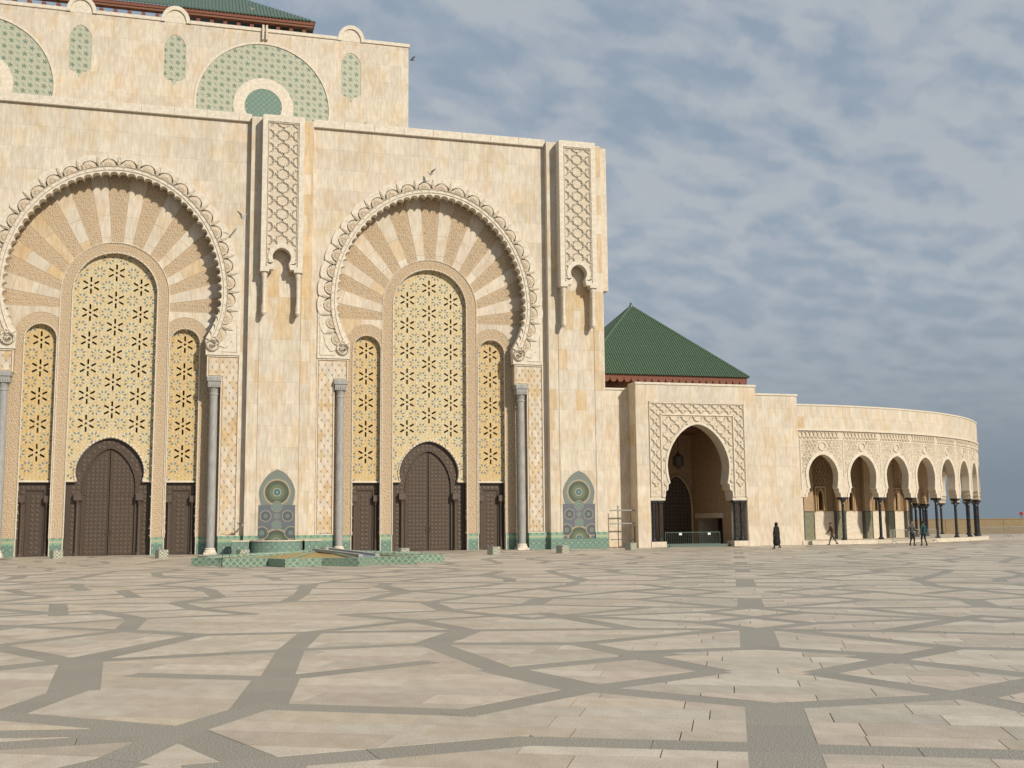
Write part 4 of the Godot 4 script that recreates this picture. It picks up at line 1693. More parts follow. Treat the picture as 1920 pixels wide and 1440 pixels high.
func build_arcade() -> void:
	var arc := thing("arcade", "curved stone arcade of pointed horseshoe arches on slim dark columns", "arcade")
	var pitch := 3.97
	var s0 := 2.44
	var nb := 12
	var hs := horseshoe(1.38, 5.55, 1.26, 4.5, 1.56, 3.72, 7.12, 14)
	var end := s0 + (nb - 0.5) * pitch
	for i in nb:
		var s := s0 + i * pitch
		var l := -pitch / 2
		if i == 0:
			l = -s0 + 0.02
		var poly := PackedVector2Array([Vector2(l, 9.0), Vector2(l, 3.72)])
		poly.append_array(hs)
		poly.append_array(PackedVector2Array([Vector2(pitch / 2 - 0.002, 3.72), Vector2(pitch / 2 - 0.002, 9.0)]))
		# extra points along the top keep the curve round
		poly.append(Vector2(0.0, 9.0))
		var mb := bent()
		mb.prism(shift(poly, s), -0.62, 0.0, true)
		var f := bent()
		var rim := PackedVector2Array()
		for q in hs:
			var d := q - Vector2(0, 5.5)
			rim.append(q + d.normalized() * 0.26 if q.y > 4.55 else q + Vector2(signf(q.x) * 0.2, 0))
		f.band(shift(rim, s), shift(hs, s), 0.0, 0.05)
		var ringp := PackedVector2Array()
		for k in 17:
			ringp.append(Vector2(s + cos(TAU * k / 16) * 0.33, 7.78 + sin(TAU * k / 16) * 0.33))
		f.rib(ringp, 0.06, 0.0, 0.06)
		f.rib(PackedVector2Array([Vector2(s + pitch / 2, 5.4), Vector2(s + pitch / 2, 8.3)]), 0.07, 0.0, 0.05)
		if i == 0:
			f.rib(PackedVector2Array([Vector2(0.42, 4.4), Vector2(0.42, 8.3)]), 0.08, 0.0, 0.05)
		f.rib(PackedVector2Array([Vector2(s + l, 8.3), Vector2(s, 8.3), Vector2(s + pitch / 2, 8.3)]), 0.06, 0.0, 0.05)
		var r := bent()
		for e in [-1.0, 1.0]:
			var rg := PackedVector2Array()
			rg.append(Vector2(s + e * (pitch / 2 - 0.12), 8.2))
			rg.append(Vector2(s + e * 0.45, 8.2))
			rg.append(Vector2(s + e * 0.35, 7.45))
			for k in hs.size():
				var q := rim[k] if e < 0 else rim[rim.size() - 1 - k]
				if q.y > 5.4 and absf(q.x) > 0.35:
					pass
			rg.append(Vector2(s + e * 0.9, 7.1))
			rg.append(Vector2(s + e * 1.4, 6.5))
			rg.append(Vector2(s + e * 1.68, 5.8))
			rg.append(Vector2(s + e * (pitch / 2 - 0.12), 5.4))
			carve(r, rg, 0.30, 0.0, 0.045)
		for k in 11:
			var x := s + l + 0.15 + k * 0.36
			if x > s + pitch / 2 - 0.3:
				break
			r.rib(PackedVector2Array([Vector2(x, 8.42), Vector2(x + 0.14, 8.62), Vector2(x + 0.10, 8.72), Vector2(x + 0.26, 8.92)]), 0.06, 0.0, 0.07)
			r.rib(PackedVector2Array([Vector2(x + 0.26, 8.42), Vector2(x + 0.14, 8.62), Vector2(x + 0.16, 8.72), Vector2(x, 8.92)]), 0.05, 0.0, 0.06)
		var bay := obj("arch_bay", [mb, M.dressed_stone], arc)
		obj("arch_trim", [f, M.white_stone], bay)
		obj("arch_carving", [r, M.pale_relief], bay)
		# columns under the right springing of every bay
		for row in [[-0.31, 1.0, 3.72], [-5.0, 0.95, 3.42]]:
			if row[0] < -1.0 and i < 4:
				continue
			var a := (s + pitch / 2) / ARC_R
			var rr: float = ARC_R + row[0]
			var at := Vector3(ARC_C.x + rr * sin(a), 0, ARC_C.y + rr * cos(a))
			var cm := MB.new()
			var ct: float = row[2]
			cm.lathe([Vector2(0.23, 0.30), Vector2(0.23, 0.40), Vector2(0.17, 0.48), Vector2(0.125, 0.55), Vector2(0.115, ct - 0.55), Vector2(0.14, ct - 0.52), Vector2(0.12, ct - 0.46)], at.x, at.z, 12)
			var cl := obj("column", [cm, M.dark_marble], arc)
			var cc := MB.new()
			cc.xf = Transform3D(Basis(Vector3.UP, a), at)
			cc.lathe([Vector2(0.12, ct - 0.47), Vector2(0.17, ct - 0.32), Vector2(0.27, ct - 0.17)], 0, 0, 8)
			cc.box(-0.32, 0.32, ct - 0.18, ct - 0.003, -0.32, 0.32)
			obj("capital", [cc, M.dark_marble], cl)
		# inner row of arches where the gallery is open on both sides
		if i >= 4:
			var ib := bent()
			var ip := PackedVector2Array()
			var ih := horseshoe(1.25, 4.35, 1.12, 3.95, 1.45, 3.42, 5.45, 14)
			ip.append_array(PackedVector2Array([Vector2(-pitch / 2, 8.85), Vector2(-pitch / 2, 3.42)]))
			ip.append_array(ih)
			ip.append_array(PackedVector2Array([Vector2(pitch / 2 - 0.002, 3.42), Vector2(pitch / 2 - 0.002, 8.85), Vector2(0.0, 8.85)]))
			ib.prism(shift(ip, s), -5.3, -4.7, true)
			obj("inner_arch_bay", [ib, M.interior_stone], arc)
	# ledge, parapet, floor, ceiling
	var led := bent()
	var top := bent()
	var plat := bent()
	var par := bent()
	var x := 0.02
	while x < end:
		var x2 := minf(x + 1.0, end)
		led.box(x, x2, 9.003, 9.16, -0.62, 0.14)
		par.box(x, x2, 9.163, 11.0, -0.6, 0.0)
		top.box(x, x2, 11.003, 11.12, -0.7, 0.09)
		top.box(x, x2, 8.85, 9.0, -5.3, -0.63)
		plat.box(x, x2, 0.0, 0.31, -6.0, 0.55)
		x = x2
	obj("ledge", [led, M.white_stone], arc)
	obj("coping", [top, M.white_stone], arc)
	obj("floor_platform", [plat, M.dressed_stone], arc)
	var pw := obj("parapet", [par, M.dressed_stone], arc)
	var list := []
	var tone := func(q): return stone_tint(0.02)
	clad(list, rect(0.03, end, 9.165, 11.0), [], Transform3D(), 0.92, 0.55, 0.95, tone, 0.04, 9.165, true)
	lay_panels(list, "stone_panel", pw, M.travertine, 150)
	var jm := bent()
	jm.box(0.02, 0.5, 0.31, 3.72, -0.6, -0.05)
	obj("end_pilaster", [jm, M.dressed_stone], arc)
	# the wall behind the first five bays
	var back := bent()
	var upper := bent()
	var room := bent()
	x = 0.0
	while x < 20.0:
		back.box(x, x + 1.0, 0.31, 2.65, -5.3, -4.7)
		room.box(x, x + 1.0, 0.0, 8.85, -10.3, -10.0)
		room.box(x, x + 1.0, 8.55, 8.85, -9.997, -5.303)
		x += 1.0
	room.box(0.0, 0.3, 0.0, 8.547, -9.997, -5.303)
	room.box(19.7, 20.0, 0.0, 8.547, -9.997, -5.303)
	# the carved upper wall, shade put into its brown, opened by the niche windows
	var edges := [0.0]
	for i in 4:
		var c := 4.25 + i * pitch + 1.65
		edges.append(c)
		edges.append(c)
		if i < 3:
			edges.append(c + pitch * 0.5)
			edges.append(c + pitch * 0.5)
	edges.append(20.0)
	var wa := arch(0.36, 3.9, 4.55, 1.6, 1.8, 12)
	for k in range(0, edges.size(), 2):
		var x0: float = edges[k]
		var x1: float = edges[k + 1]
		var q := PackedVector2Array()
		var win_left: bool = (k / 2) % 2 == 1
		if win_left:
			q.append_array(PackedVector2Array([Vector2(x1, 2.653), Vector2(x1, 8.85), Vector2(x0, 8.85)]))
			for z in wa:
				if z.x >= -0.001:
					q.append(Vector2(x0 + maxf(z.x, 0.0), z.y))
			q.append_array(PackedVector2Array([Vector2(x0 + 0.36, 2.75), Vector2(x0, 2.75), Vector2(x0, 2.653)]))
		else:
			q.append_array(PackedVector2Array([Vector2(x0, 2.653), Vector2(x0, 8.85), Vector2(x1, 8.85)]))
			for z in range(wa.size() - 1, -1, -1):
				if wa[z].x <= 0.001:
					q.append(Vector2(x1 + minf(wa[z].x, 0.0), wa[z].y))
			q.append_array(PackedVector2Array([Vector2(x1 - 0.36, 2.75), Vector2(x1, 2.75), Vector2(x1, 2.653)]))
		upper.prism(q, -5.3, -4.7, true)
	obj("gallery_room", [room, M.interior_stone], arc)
	var bw := obj("back_wall", [back, M.dressed_stone, upper, M.shaded_wood], arc)  # sunlit foot and shaded upper wall are put into the two colours
	for i in 5:
		var s := 4.25 + i * pitch
		var pil := bent()
		pil.box(s - 0.55, s, 2.6, 8.8, -4.7, -4.42)
		pil.box(s, s + 0.55, 2.6, 8.8, -4.7, -4.42)
		var dd := bent()
		dd.box(s - 0.55, s, 0.32, 2.597, -4.7, -4.43)
		dd.box(s, s + 0.55, 0.32, 2.597, -4.7, -4.43)
		var df := bent()
		df.box(s - 0.62, s - 0.55, 0.32, 2.6, -4.7, -4.39)
		df.box(s + 0.55, s + 0.62, 0.32, 2.6, -4.7, -4.39)
		df.box(s - 0.62, s + 0.62, 2.6, 2.68, -4.7, -4.39)
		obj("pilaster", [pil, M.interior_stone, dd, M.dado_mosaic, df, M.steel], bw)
		if i < 4:
			var c := s + 1.65
			var wp := PackedVector2Array([Vector2(c - 0.36, 2.75)])
			wp.append_array(shift(arch(0.36, 3.9, 4.55, 1.6, 1.8, 12), c))
			wp.append(Vector2(c + 0.36, 2.75))
			var wf := bent()
			wf.rib(wp, 0.07, -4.7, -4.58)
			wf.rib(PackedVector2Array([Vector2(c - 0.6, 2.6), Vector2(c - 0.6, 4.7), Vector2(c + 0.6, 4.7), Vector2(c + 0.6, 2.6)]), 0.06, -4.7, -4.6)
			obj("niche_window_frame", [wf, M.ochre_stone], bw)
			var lr := bent()
			diamond_ribs(lr, rect(c - 0.9, c + 0.9, 4.85, 8.4), 0.45, 0.62, 0.05, -4.7, -4.64)
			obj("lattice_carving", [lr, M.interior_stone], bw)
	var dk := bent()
	dk.box(20.03, 21.6, 0.31, 3.0, -5.2, -4.72)  # dark box painted as the shade of an open doorway, no real leaf
	obj("doorway_shade", [dk, M.bronze], bw)
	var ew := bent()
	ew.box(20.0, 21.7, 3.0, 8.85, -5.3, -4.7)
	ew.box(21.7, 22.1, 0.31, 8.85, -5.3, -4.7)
	obj("end_wall", [ew, M.shaded_wood], bw)
# ---------------------------------------------------------------- plaza
# paving plan: (v, u), u along the axis away from the camera; returned as [a, b, width]
func band_lines() -> Array:
	var half := [
		[0.0, 0.0, 0.0, 1.95, 0.55], [0.0, 0.0, 2.05, 0.0, 0.40], [0.0, 2.05, 1.9, 2.95, 0.40],
		[1.9, 2.95, 0.62, 4.5, 0.40], [0.62, 4.62, 2.62, 7.5, 0.40], [1.9, 2.95, 2.86, 1.25, 0.40], [2.86, 1.28, 4.97, 1.38, 0.40],
		[1.9, 2.95, 3.15, 4.4, 0.55], [3.15, 4.4, 4.83, 7.28, 0.40], [3.15, 4.4, 1.25, 6.3, 0.40],
		[0.0, 7.2, 1.75, 6.45, 0.40], [2.62, 7.5, 4.83, 7.28, 0.40], [4.83, 7.1, 4.75, 9.4, 0.55],
		[0.0, 7.2, 0.0, 9.9, 0.55], [0.0, 9.95, 2.06, 9.95, 0.40], [2.06, 9.95, 4.75, 9.4, 0.40], [2.06, 9.95, 4.1, 13.1, 0.40],
		[0.0, 9.98, 0.95, 11.25, 0.40], [0.95, 11.25, 0.0, 12.45, 0.40], [0.95, 11.25, 3.3, 12.45, 0.40], [2.62, 7.5, 0.5, 9.9, 0.40],
		[4.97, 1.38, 5.6, 3.3, 0.55], [5.6, 3.3, 4.3, 5.0, 0.40], [5.6, 3.3, 7.4, 3.4, 0.40], [4.97, 1.38, 5.1, 0.0, 0.40], [5.1, 0.0, 7.2, 0.5, 0.40],
		[7.5, 2.2, 8.9, 4.6, 0.55], [7.2, 0.5, 7.5, 2.2, 0.40], [8.9, 4.6, 6.6, 6.2, 0.40], [6.6, 6.2, 4.83, 7.28, 0.40], [5.6, 3.3, 6.6, 6.2, 0.40],
		[6.6, 6.2, 7.3, 8.8, 0.40], [4.75, 9.4, 7.3, 8.8, 0.40], [7.3, 8.8, 9.0, 8.2, 0.40], [7.3, 8.8, 6.2, 11.2, 0.40], [4.75, 9.4, 6.2, 11.2, 0.40],
		[6.2, 11.2, 4.1, 13.1, 0.40], [6.2, 11.2, 8.0, 12.45, 0.40], [8.9, 4.6, 9.0, 8.2, 0.40], [7.2, 0.5, 9.0, 0.0, 0.40], [2.05, 0.0, 2.05, 0.02, 0.40]]
	return half

func P(v: float, u: float) -> Vector2:
	# plan coordinates to world (x, z)
	return PAVE_O + Vector2(cos(AXIS), sin(AXIS)) * v + Vector2(sin(AXIS), -cos(AXIS)) * u

func build_plaza() -> void:
	var base := MB.new()
	base.quad(Vector3(-260, -0.025, 140), Vector3(330, -0.025, 140), Vector3(330, -0.025, -80), Vector3(-260, -0.025, -80))
	var pv := obj("pavement", [base, M.bedding], self, "structure")
	pv.set_meta("label", "wide plaza paved in beige slabs between bands of grey granite")
	# bands as thin quads in (v, u)
	var bands := []
	var grid := {}
	var half := band_lines()
	var PU := 24.9
	var PV := 18.0
	for b in half:
		for su in [0, 1]:
			for sv in [1.0, -1.0]:
				for iu in range(-1, 5):
					for iv in range(-3, 6):
						var a := Vector2(sv * b[0] + iv * PV, (b[1] if su == 0 else PU - b[1]) + iu * PU)
						var c := Vector2(sv * b[2] + iv * PV, (b[3] if su == 0 else PU - b[3]) + iu * PU)
						if a.y < -4.0 and c.y < -4.0:
							continue
						if iu == -1 and a.y < 0.0 and absf(a.x) < 3.0:
							# nearest strip: the band folds down and outwards here
							continue
						bands.append([a, c, b[4]])
	for s in [-1.0, 1.0]:
		bands.append([Vector2(0, 0), Vector2(0, -3), 0.55])
		bands.append([Vector2(s * 2.05, 0.0), Vector2(s * 4.2, -1.4), 0.44])
		bands.append([Vector2(s * 5.1, 0.0), Vector2(s * 3.6, -1.4), 0.42])
		bands.append([Vector2(s * 5.1, -0.2), Vector2(s * 6.4, -0.9), 0.42])
	for k in bands.size():
		var a: Vector2 = bands[k][0]
		var c: Vector2 = bands[k][1]
		var d := (c - a)
		if d.length() < 0.05:
			bands[k] = null
			continue
		d = d.normalized()
		var w: float = bands[k][2] * 0.5
		var n := Vector2(-d.y, d.x) * w
		var e := d * w * 0.6
		var q := PackedVector2Array([a - e + n, a - e - n, c + e - n, c + e + n])
		if q[0].cross(q[1]) + q[1].cross(q[2]) + q[2].cross(q[3]) + q[3].cross(q[0]) < 0:
			q.reverse()
		bands[k] = q
		var bb := bounds(q)
		for gx in range(int(floor(bb.position.x / 3)), int(floor(bb.end.x / 3)) + 1):
			for gy in range(int(floor(bb.position.y / 3)), int(floor(bb.end.y / 3)) + 1):
				var key := Vector2i(gx, gy)
				if not grid.has(key):
					grid[key] = []
				grid[key].append(q)
	# the bands themselves: granite stones laid end to end, each cut to fit against those already laid
	var laid := {}
	var stones := []
	for q in bands:
		if q == null:
			continue
		var bq: PackedVector2Array = q
		var bb0 := bounds(bq)
		var near0 := []
		var keys := []
		for gx in range(int(floor(bb0.position.x / 3)), int(floor(bb0.end.x / 3)) + 1):
			for gy in range(int(floor(bb0.position.y / 3)), int(floor(bb0.end.y / 3)) + 1):
				var key := Vector2i(gx, gy)
				keys.append(key)
				for other in laid.get(key, []):
					if not near0.has(other):
						near0.append(other)
		var mid := (bq[0] + bq[2]) * 0.5
		if mid.y > 95.0 or absf(mid.x) > 14.0 + (mid.y + 9.3) * 0.62:
			continue
		var e0 := (bq[0] + bq[1]) * 0.5
		var e1 := (bq[2] + bq[3]) * 0.5
		if bq[0].distance_to(bq[1]) > bq[1].distance_to(bq[2]):
			e0 = (bq[1] + bq[2]) * 0.5
			e1 = (bq[3] + bq[0]) * 0.5
		var dir0 := (e1 - e0).normalized()
		var side := Vector2(-dir0.y, dir0.x) * 2.0
		var len0 := e0.distance_to(e1)
		var cuts0 := maxi(1, int(round(len0 / (1.15 if mid.y < 22.0 else 9.0))))
		for p in cut(bq, near0):
			for k in cuts0:
				var a0 := e0 + dir0 * (len0 * k / cuts0 + 0.003)
				var a1 := e0 + dir0 * (len0 * (k + 1) / cuts0 - 0.003)
				for z in Geometry2D.intersect_polygons(p, PackedVector2Array([a0 - side, a1 - side, a1 + side, a0 + side])):
					if area(z) > 0.003:
						stones.append([z, rng.randf_range(0.92, 1.06), mid.y])
		for key in keys:
			if not laid.has(key):
				laid[key] = []
			laid[key].append(bq)
	# slabs
	var list := []
	var u := -3.3
	var row := 0
	while u < 150.0:
		var rh := 0.56 if u < 20 else (0.9 if u < 45 else 3.0)
		rh *= rng.randf_range(0.9, 1.1)
		var reach := 6.0 + (u + 9.3) * 0.62
		var v := -reach - rng.randf() * 1.5
		while v < minf(reach, 78.0):
			var w := rng.randf_range(0.9, 1.5) if u < 20 else (rng.randf_range(1.5, 2.4) if u < 45 else 5.0)
			var g := 0.005
			var piece_ := rect(v + g, v + w - g, u + g, u + rh - g)
			var c := P(v + w * 0.5, u + rh * 0.5)
			v += w
			if c.y < -60 or (c.y < -3.0 and c.x < 30.0) or c.x < -34:
				continue
			var near := []
			var bb := bounds(piece_)
			if u < 95.0:
				for gx in range(int(floor(bb.position.x / 3)), int(floor(bb.end.x / 3)) + 1):
					for gy in range(int(floor(bb.position.y / 3)), int(floor(bb.end.y / 3)) + 1):
						near.append_array(grid.get(Vector2i(gx, gy), []))
			var t := rng.randf_range(0.84, 1.10)
			var h := rng.randf()
			var col := Color(0.61, 0.53, 0.425)
			if h < 0.3:
				col = Color(0.605, 0.51, 0.41)
			elif h < 0.5:
				col = Color(0.63, 0.555, 0.45)
			elif h < 0.6:
				col = Color(0.59, 0.525, 0.43)
			elif h < 0.66:
				col = Color(0.61, 0.515, 0.395)
			col = Color(col.r * t, col.g * t, col.b * t)
			for q in cut(piece_, near):
				list.append([q, col, u, area(q)])
		u += rh
		row += 1
	var rest := MB.new()
	var xf := Transform3D(Basis(Vector3(cos(AXIS), 0, sin(AXIS)), Vector3(sin(AXIS), 0, -cos(AXIS)), Vector3.UP), Vector3(PAVE_O.x, 0, PAVE_O.y))
	rest.xf = xf
	var count := 0
	for d in list:
		if d[2] < 9.0 and d[3] > 0.05 and count < 295:
			var mb := MB.new()
			mb.xf = xf
			mb.col = d[1]
			mb.prism(d[0], -0.025, rng.randf() * 0.002)
			obj("slab", [mb, M.plaza_slab], pv)
			count += 1
		else:
			rest.col = d[1]
			rest.prism(d[0], -0.025, 0.0, false, d[2] < 20.0)
	obj("slab_remainder", [rest, M.plaza_slab], pv, "stuff")
	var far := MB.new()
	far.xf = xf
	count = 0
	stones.sort_custom(func(a, b): return a[2] < b[2])
	for d in stones:
		var c := Color(d[1], d[1], d[1])
		if d[2] < 12.0 and count < 200 and area(d[0]) > 0.04:
			var mb := MB.new()
			mb.xf = xf
			mb.col = c
			mb.prism(d[0], -0.025, -0.001 - rng.randf() * 0.002)
			obj("band_stone", [mb, M.granite], pv)
			count += 1
		else:
			far.col = c
			far.prism(d[0], -0.025, -0.002, false, d[2] < 20.0)
	obj("band_remainder", [far, M.granite], pv, "stuff")
	# sea beyond the far wall
	var sea := MB.new()
	sea.quad(Vector3(-3000, -9, -82), Vector3(5000, -9, -82), Vector3(5000, -9, -4000), Vector3(-3000, -9, -4000))
	obj("sea", [sea, M.sea], self, "structure").set_meta("label", "grey sea beyond the far plaza wall")
	# far wall
	var o := onground(1700, 1003)
	var wl := thing("plaza_wall", "long low brown wall closing the far side of the plaza", "wall")
	var a := Vector2(52, -62)
	var b := Vector2(150, -25)
	var dir := (b - a).normalized()
	var nseg := 14
	for k in nseg:
		var mb := MB.new()
		var p := a + (b - a) * k / nseg
		mb.xf = Transform3D(Basis(Vector3(dir.x, 0, dir.y), Vector3.UP, Vector3(-dir.y, 0, dir.x)), Vector3(p.x, 0, p.y))
		var L := (b - a).length() / nseg
		mb.box(0.02, L - 0.02, 0.0, 1.92, -0.4, 0.0)
		obj("wall_section", [mb, M.wall_render], wl)
		mb = MB.new()
		mb.xf = Transform3D(Basis(Vector3(dir.x, 0, dir.y), Vector3.UP, Vector3(-dir.y, 0, dir.x)), Vector3(p.x, 0, p.y))
		mb.box(0.0, L, 1.923, 2.04, -0.45, 0.05)
		obj("wall_cap", [mb, M.wall_render], wl)
# ---------------------------------------------------------------- camera model (pixels of the 1920 x 1440 photograph to directions)
const CAM := Vector3(-16.01, 1.75, 77.29)
const YAW := 0.2754
const PITCH := 0.1252
const ROLL := 0.0091
const FOC := 2100.0

func ray(px: float, py: float) -> Vector3:
	var x3 := (px - 960.0) / FOC
	var y3 := -(py - 720.0) / FOC
	var x := x3 * cos(ROLL) + y3 * sin(ROLL)
	var y2 := -x3 * sin(ROLL) + y3 * cos(ROLL)
	var y := y2 * cos(PITCH) + sin(PITCH)
	var z := cos(PITCH) - y2 * sin(PITCH)
	return Vector3(x * cos(YAW) + z * sin(YAW), y, x * sin(YAW) - z * cos(YAW))

func onground(px: float, py: float, y := 0.0) -> Vector3:
	var d := ray(px, py)
	return CAM + d * ((y - CAM.y) / d.y)

func onplane(px: float, py: float, z: float) -> Vector3:
	var d := ray(px, py)
	return CAM + d * ((z - CAM.z) / d.z)

func build_things() -> void:
	# ---- star shaped pool
	var pool := thing("star_pool", "low star shaped pool with green tiled rim and yellow floor", "fountain", Vector3(-10.05, 0, 21.2))
	var star := PackedVector2Array()
	var inner := PackedVector2Array()
	for k in 24:
		var a := deg_to_rad(-90.0 + 10.0 + k * 15.0)
		var r := 6.15 if k % 2 == 0 else 4.75
		star.append(Vector2(cos(a), sin(a)) * r)
		inner.append(Vector2(cos(a), sin(a)) * (r - 0.75))
	var lay := Transform3D(Basis(Vector3(1, 0, 0), Vector3(0, 0, -1), Vector3(0, 1, 0)), Vector3.ZERO)
	for k in 24:
		var mb := MB.new()
		mb.xf = lay
		# star y runs away from the camera after lay; mirror so that the points face it
		var q := PackedVector2Array([star[k], star[(k + 1) % 24], inner[(k + 1) % 24], inner[k]])
		mb.prism(q, 0.0, 0.36)
		obj("rim_segment", [mb, M.pool_mosaic], pool)
	# the floor rises to the middle in yellow facets between green ridges
	var hub := Vector3(0, 0.60, 0)
	for k in 24:
		var fl := MB.new()
		var a := lay * Vector3(inner[k].x, inner[k].y, 0.30)
		var b := lay * Vector3(inner[(k + 1) % 24].x, inner[(k + 1) % 24].y, 0.30)
		fl.tri(a, b, hub)
		obj("floor_facet", [fl, M.yellow_mosaic], pool)
		if k % 2 == 0:
			var rg := MB.new()
			rg.bar(lay * Vector3(star[k].x * 0.9, star[k].y * 0.9, 0.33), hub, 0.07, 6)
			obj("floor_ridge", [rg, M.pool_mosaic], pool)
	for e in [-0.45, 0.45]:
		var ch := MB.new()
		var tilt := Transform3D(Basis(Vector3.UP, 0.42) * Basis(Vector3.RIGHT, 0.055), Vector3(0.9, 0.45, 2.3))
		ch.xf = tilt
		ch.box(e - 0.12, e + 0.12, 0.02, 0.16, -2.0, 2.2)
		obj("channel_kerb", [ch, M.grey_marble], pool)
	var cf := MB.new()
	cf.xf = Transform3D(Basis(Vector3.UP, 0.42) * Basis(Vector3.RIGHT, 0.055), Vector3(0.9, 0.45, 2.3))
	cf.box(-0.33, 0.33, 0.0, 0.08, -2.0, 2.2)
	obj("channel_floor", [cf, M.blue_glaze], pool)
	for q in [[417, 23.2, "left"], [430, 23.6, "left"], [740, 24.9, "right"], [790, 23.1, "right"]]:
		var at := onplane(q[0], 1050, q[1])
		at.y = 0.36
		var t := thing("thin_post", "thin short metal post standing on the pool rim, %s" % ("beside the gatehouse side" if q[2] == "right" else "on the side away from the gatehouse"), "post", at, 0.0, "thin posts on the pool rim")
		var mb := MB.new()
		mb.bar(Vector3(0, 0, 0), Vector3(0, 0.34, 0), 0.018)
		obj("shaft", [mb, M.steel], t)
		mb = MB.new()
		mb.lathe([Vector2(0.0, 0.34), Vector2(0.035, 0.34), Vector2(0.035, 0.38), Vector2(0.0, 0.40)], 0, 0, 8)
		obj("cap", [mb, M.steel], t)
	# ---- half round basin under the mosaic of the first pier
	var bas := thing("wall_basin", "half round green tiled basin below the mosaic panel of a pier", "basin", Vector3(-10.74, 0, 0.7))
	var ring := MB.new()
	var cap := MB.new()
	for k in 16:
		var a := PI * k / 16.0
		var b := PI * (k + 1) / 16.0
		for mb in [ring, cap]:
			pass
		var pa := Vector3(cos(a), 0, sin(a))
		var pb := Vector3(cos(b), 0, sin(b))
		var h := Vector3(0, 0.82, 0)
		ring.quad(pb * 1.75, pa * 1.75, pa * 1.75 + h, pb * 1.75 + h)
		ring.quad(pa * 1.45, pb * 1.45, pb * 1.45 + h, pa * 1.45 + h)
		cap.quad(pa * 1.42 + h, pb * 1.42 + h, pb * 1.42 + h * 1.1, pa * 1.42 + h * 1.1)
		cap.quad(pb * 1.8 + h, pa * 1.8 + h, pa * 1.8 + h * 1.1, pb * 1.8 + h * 1.1)
		cap.quad(pb * 1.8 + h * 1.1, pa * 1.8 + h * 1.1, pa * 1.42 + h * 1.1, pb * 1.42 + h * 1.1)
	obj("basin_wall", [ring, M.green_mosaic], bas)
	obj("basin_rim", [cap, M.dressed_stone], bas)
	var wt := MB.new()
	for k in 16:
		var a := PI * k / 16.0
		var b := PI * (k + 1) / 16.0
		wt.tri(Vector3(0, 0.6, 0), Vector3(cos(b), 0.6 / 1.5, sin(b)) * 1.5, Vector3(cos(a), 0.6 / 1.5, sin(a)) * 1.5)
	obj("basin_floor", [wt, M.green_mosaic], bas)
	for s in [-1.0, 1.0]:
		var mb := MB.new()
		mb.box(s * 2.35 - 0.55, s * 2.35 + 0.55, 0.0, 0.82, 0.0, 0.75)
		var mc := MB.new()
		mc.box(s * 2.35 - 0.58, s * 2.35 + 0.58, 0.823, 0.9, 0.0, 0.78)
		obj("basin_shoulder", [mb, M.green_mosaic, mc, M.dressed_stone], bas)
	# ---- tiled cube blocks
	var cubes := [
		[106, 1047, "tiled stone block before the far pilaster of the portal beside the pool"], [303, 1046, "tiled stone block between the main door and side door behind the pool"],
		[455, 1046, "tiled stone block beside the half round basin"], [612, 1041, "tiled stone block behind the star pool before a grey column"],
		[755, 1043, "tiled stone block before the main door nearest the gatehouse"], [926, 1040, "tiled stone block before the side door nearest the gatehouse"],
		[1055, 1037, "tiled stone block before the pier without a basin"], [1183, 1031, "tiled stone block beside the wheeled metal rack"]]
	for c in cubes:
		var at := onground(c[0], c[1])
		var t := thing("stone_block", c[2], "block", at, 0.42, "tiled blocks along the facade")
		var mb := MB.new()
		mb.xf = Transform3D(Basis(Vector3(1, 0, 0), Vector3(0, 0, -1), Vector3(0, 1, 0)), Vector3.ZERO)
		var sq := PackedVector2Array([Vector2(-0.30, -0.26), Vector2(-0.26, -0.30), Vector2(0.26, -0.30), Vector2(0.30, -0.26), Vector2(0.30, 0.26), Vector2(0.26, 0.30), Vector2(-0.26, 0.30), Vector2(-0.30, 0.26)])
		mb.prism(sq, 0.0, 0.44)
		obj("block_body", [mb, M.lattice_mosaic], t)
		var tp := MB.new()
		tp.xf = mb.xf
		tp.prism(sq, 0.442, 0.475)
		obj("block_top", [tp, M.grey_marble], t)
	# ---- wheeled rack by the gatehouse
	var rk := thing("wheeled_rack", "thin wheeled metal rack with three crossbars beside the gatehouse", "rack", onplane(1163, 1029, -0.6) * Vector3(1, 0, 1))
	for xx in [-0.12, 1.15]:
		var mb := MB.new()
		mb.bar(Vector3(xx, 0.12, 0), Vector3(xx, 3.1 if xx < 0 else 1.6, 0), 0.035)
		obj("upright", [mb, M.steel], rk)
		mb = MB.new()
		mb.bar(Vector3(xx, 0.10, 0), Vector3(xx + 0.14, 0.08, 0.1), 0.03)
		mb.xf = Transform3D(Basis(Vector3(1, 0, 0), PI / 2), Vector3(xx + 0.14, 0.075, 0.1))
		mb.lathe([Vector2(0.0, -0.02), Vector2(0.075, -0.02), Vector2(0.075, 0.02), Vector2(0.0, 0.02)], 0, 0, 12)
		obj("wheel", [mb, M.steel], rk)
	for yy in [0.62, 1.78, 2.75]:
		var mb := MB.new()
		mb.bar(Vector3(-0.75, yy, 0.03), Vector3(1.2, yy, 0.03), 0.055 if yy > 1 else 0.03)
		obj("crossbar", [mb, M.galvanised if yy > 1 else M.steel], rk)
	# ---- crowd barriers
	barrier("crowd_barrier", "green crowd barrier with two white plates across the gatehouse doorway", onplane(1248, 1020, -0.6) * Vector3(1, 0, 1), onplane(1350, 1018, -1.1) * Vector3(1, 0, 1), M.green_steel, true)
	var gb := thing("door_sill", "dark green strip lying below the barrier in the gatehouse doorway", "sill", Vector3(20.33, 0, -0.75))
	var sm := MB.new()
	sm.box(-2.7, 2.75, 0.0, 0.2, -0.25, 0.2)
	obj("sill_board", [sm, M.green_steel], gb)
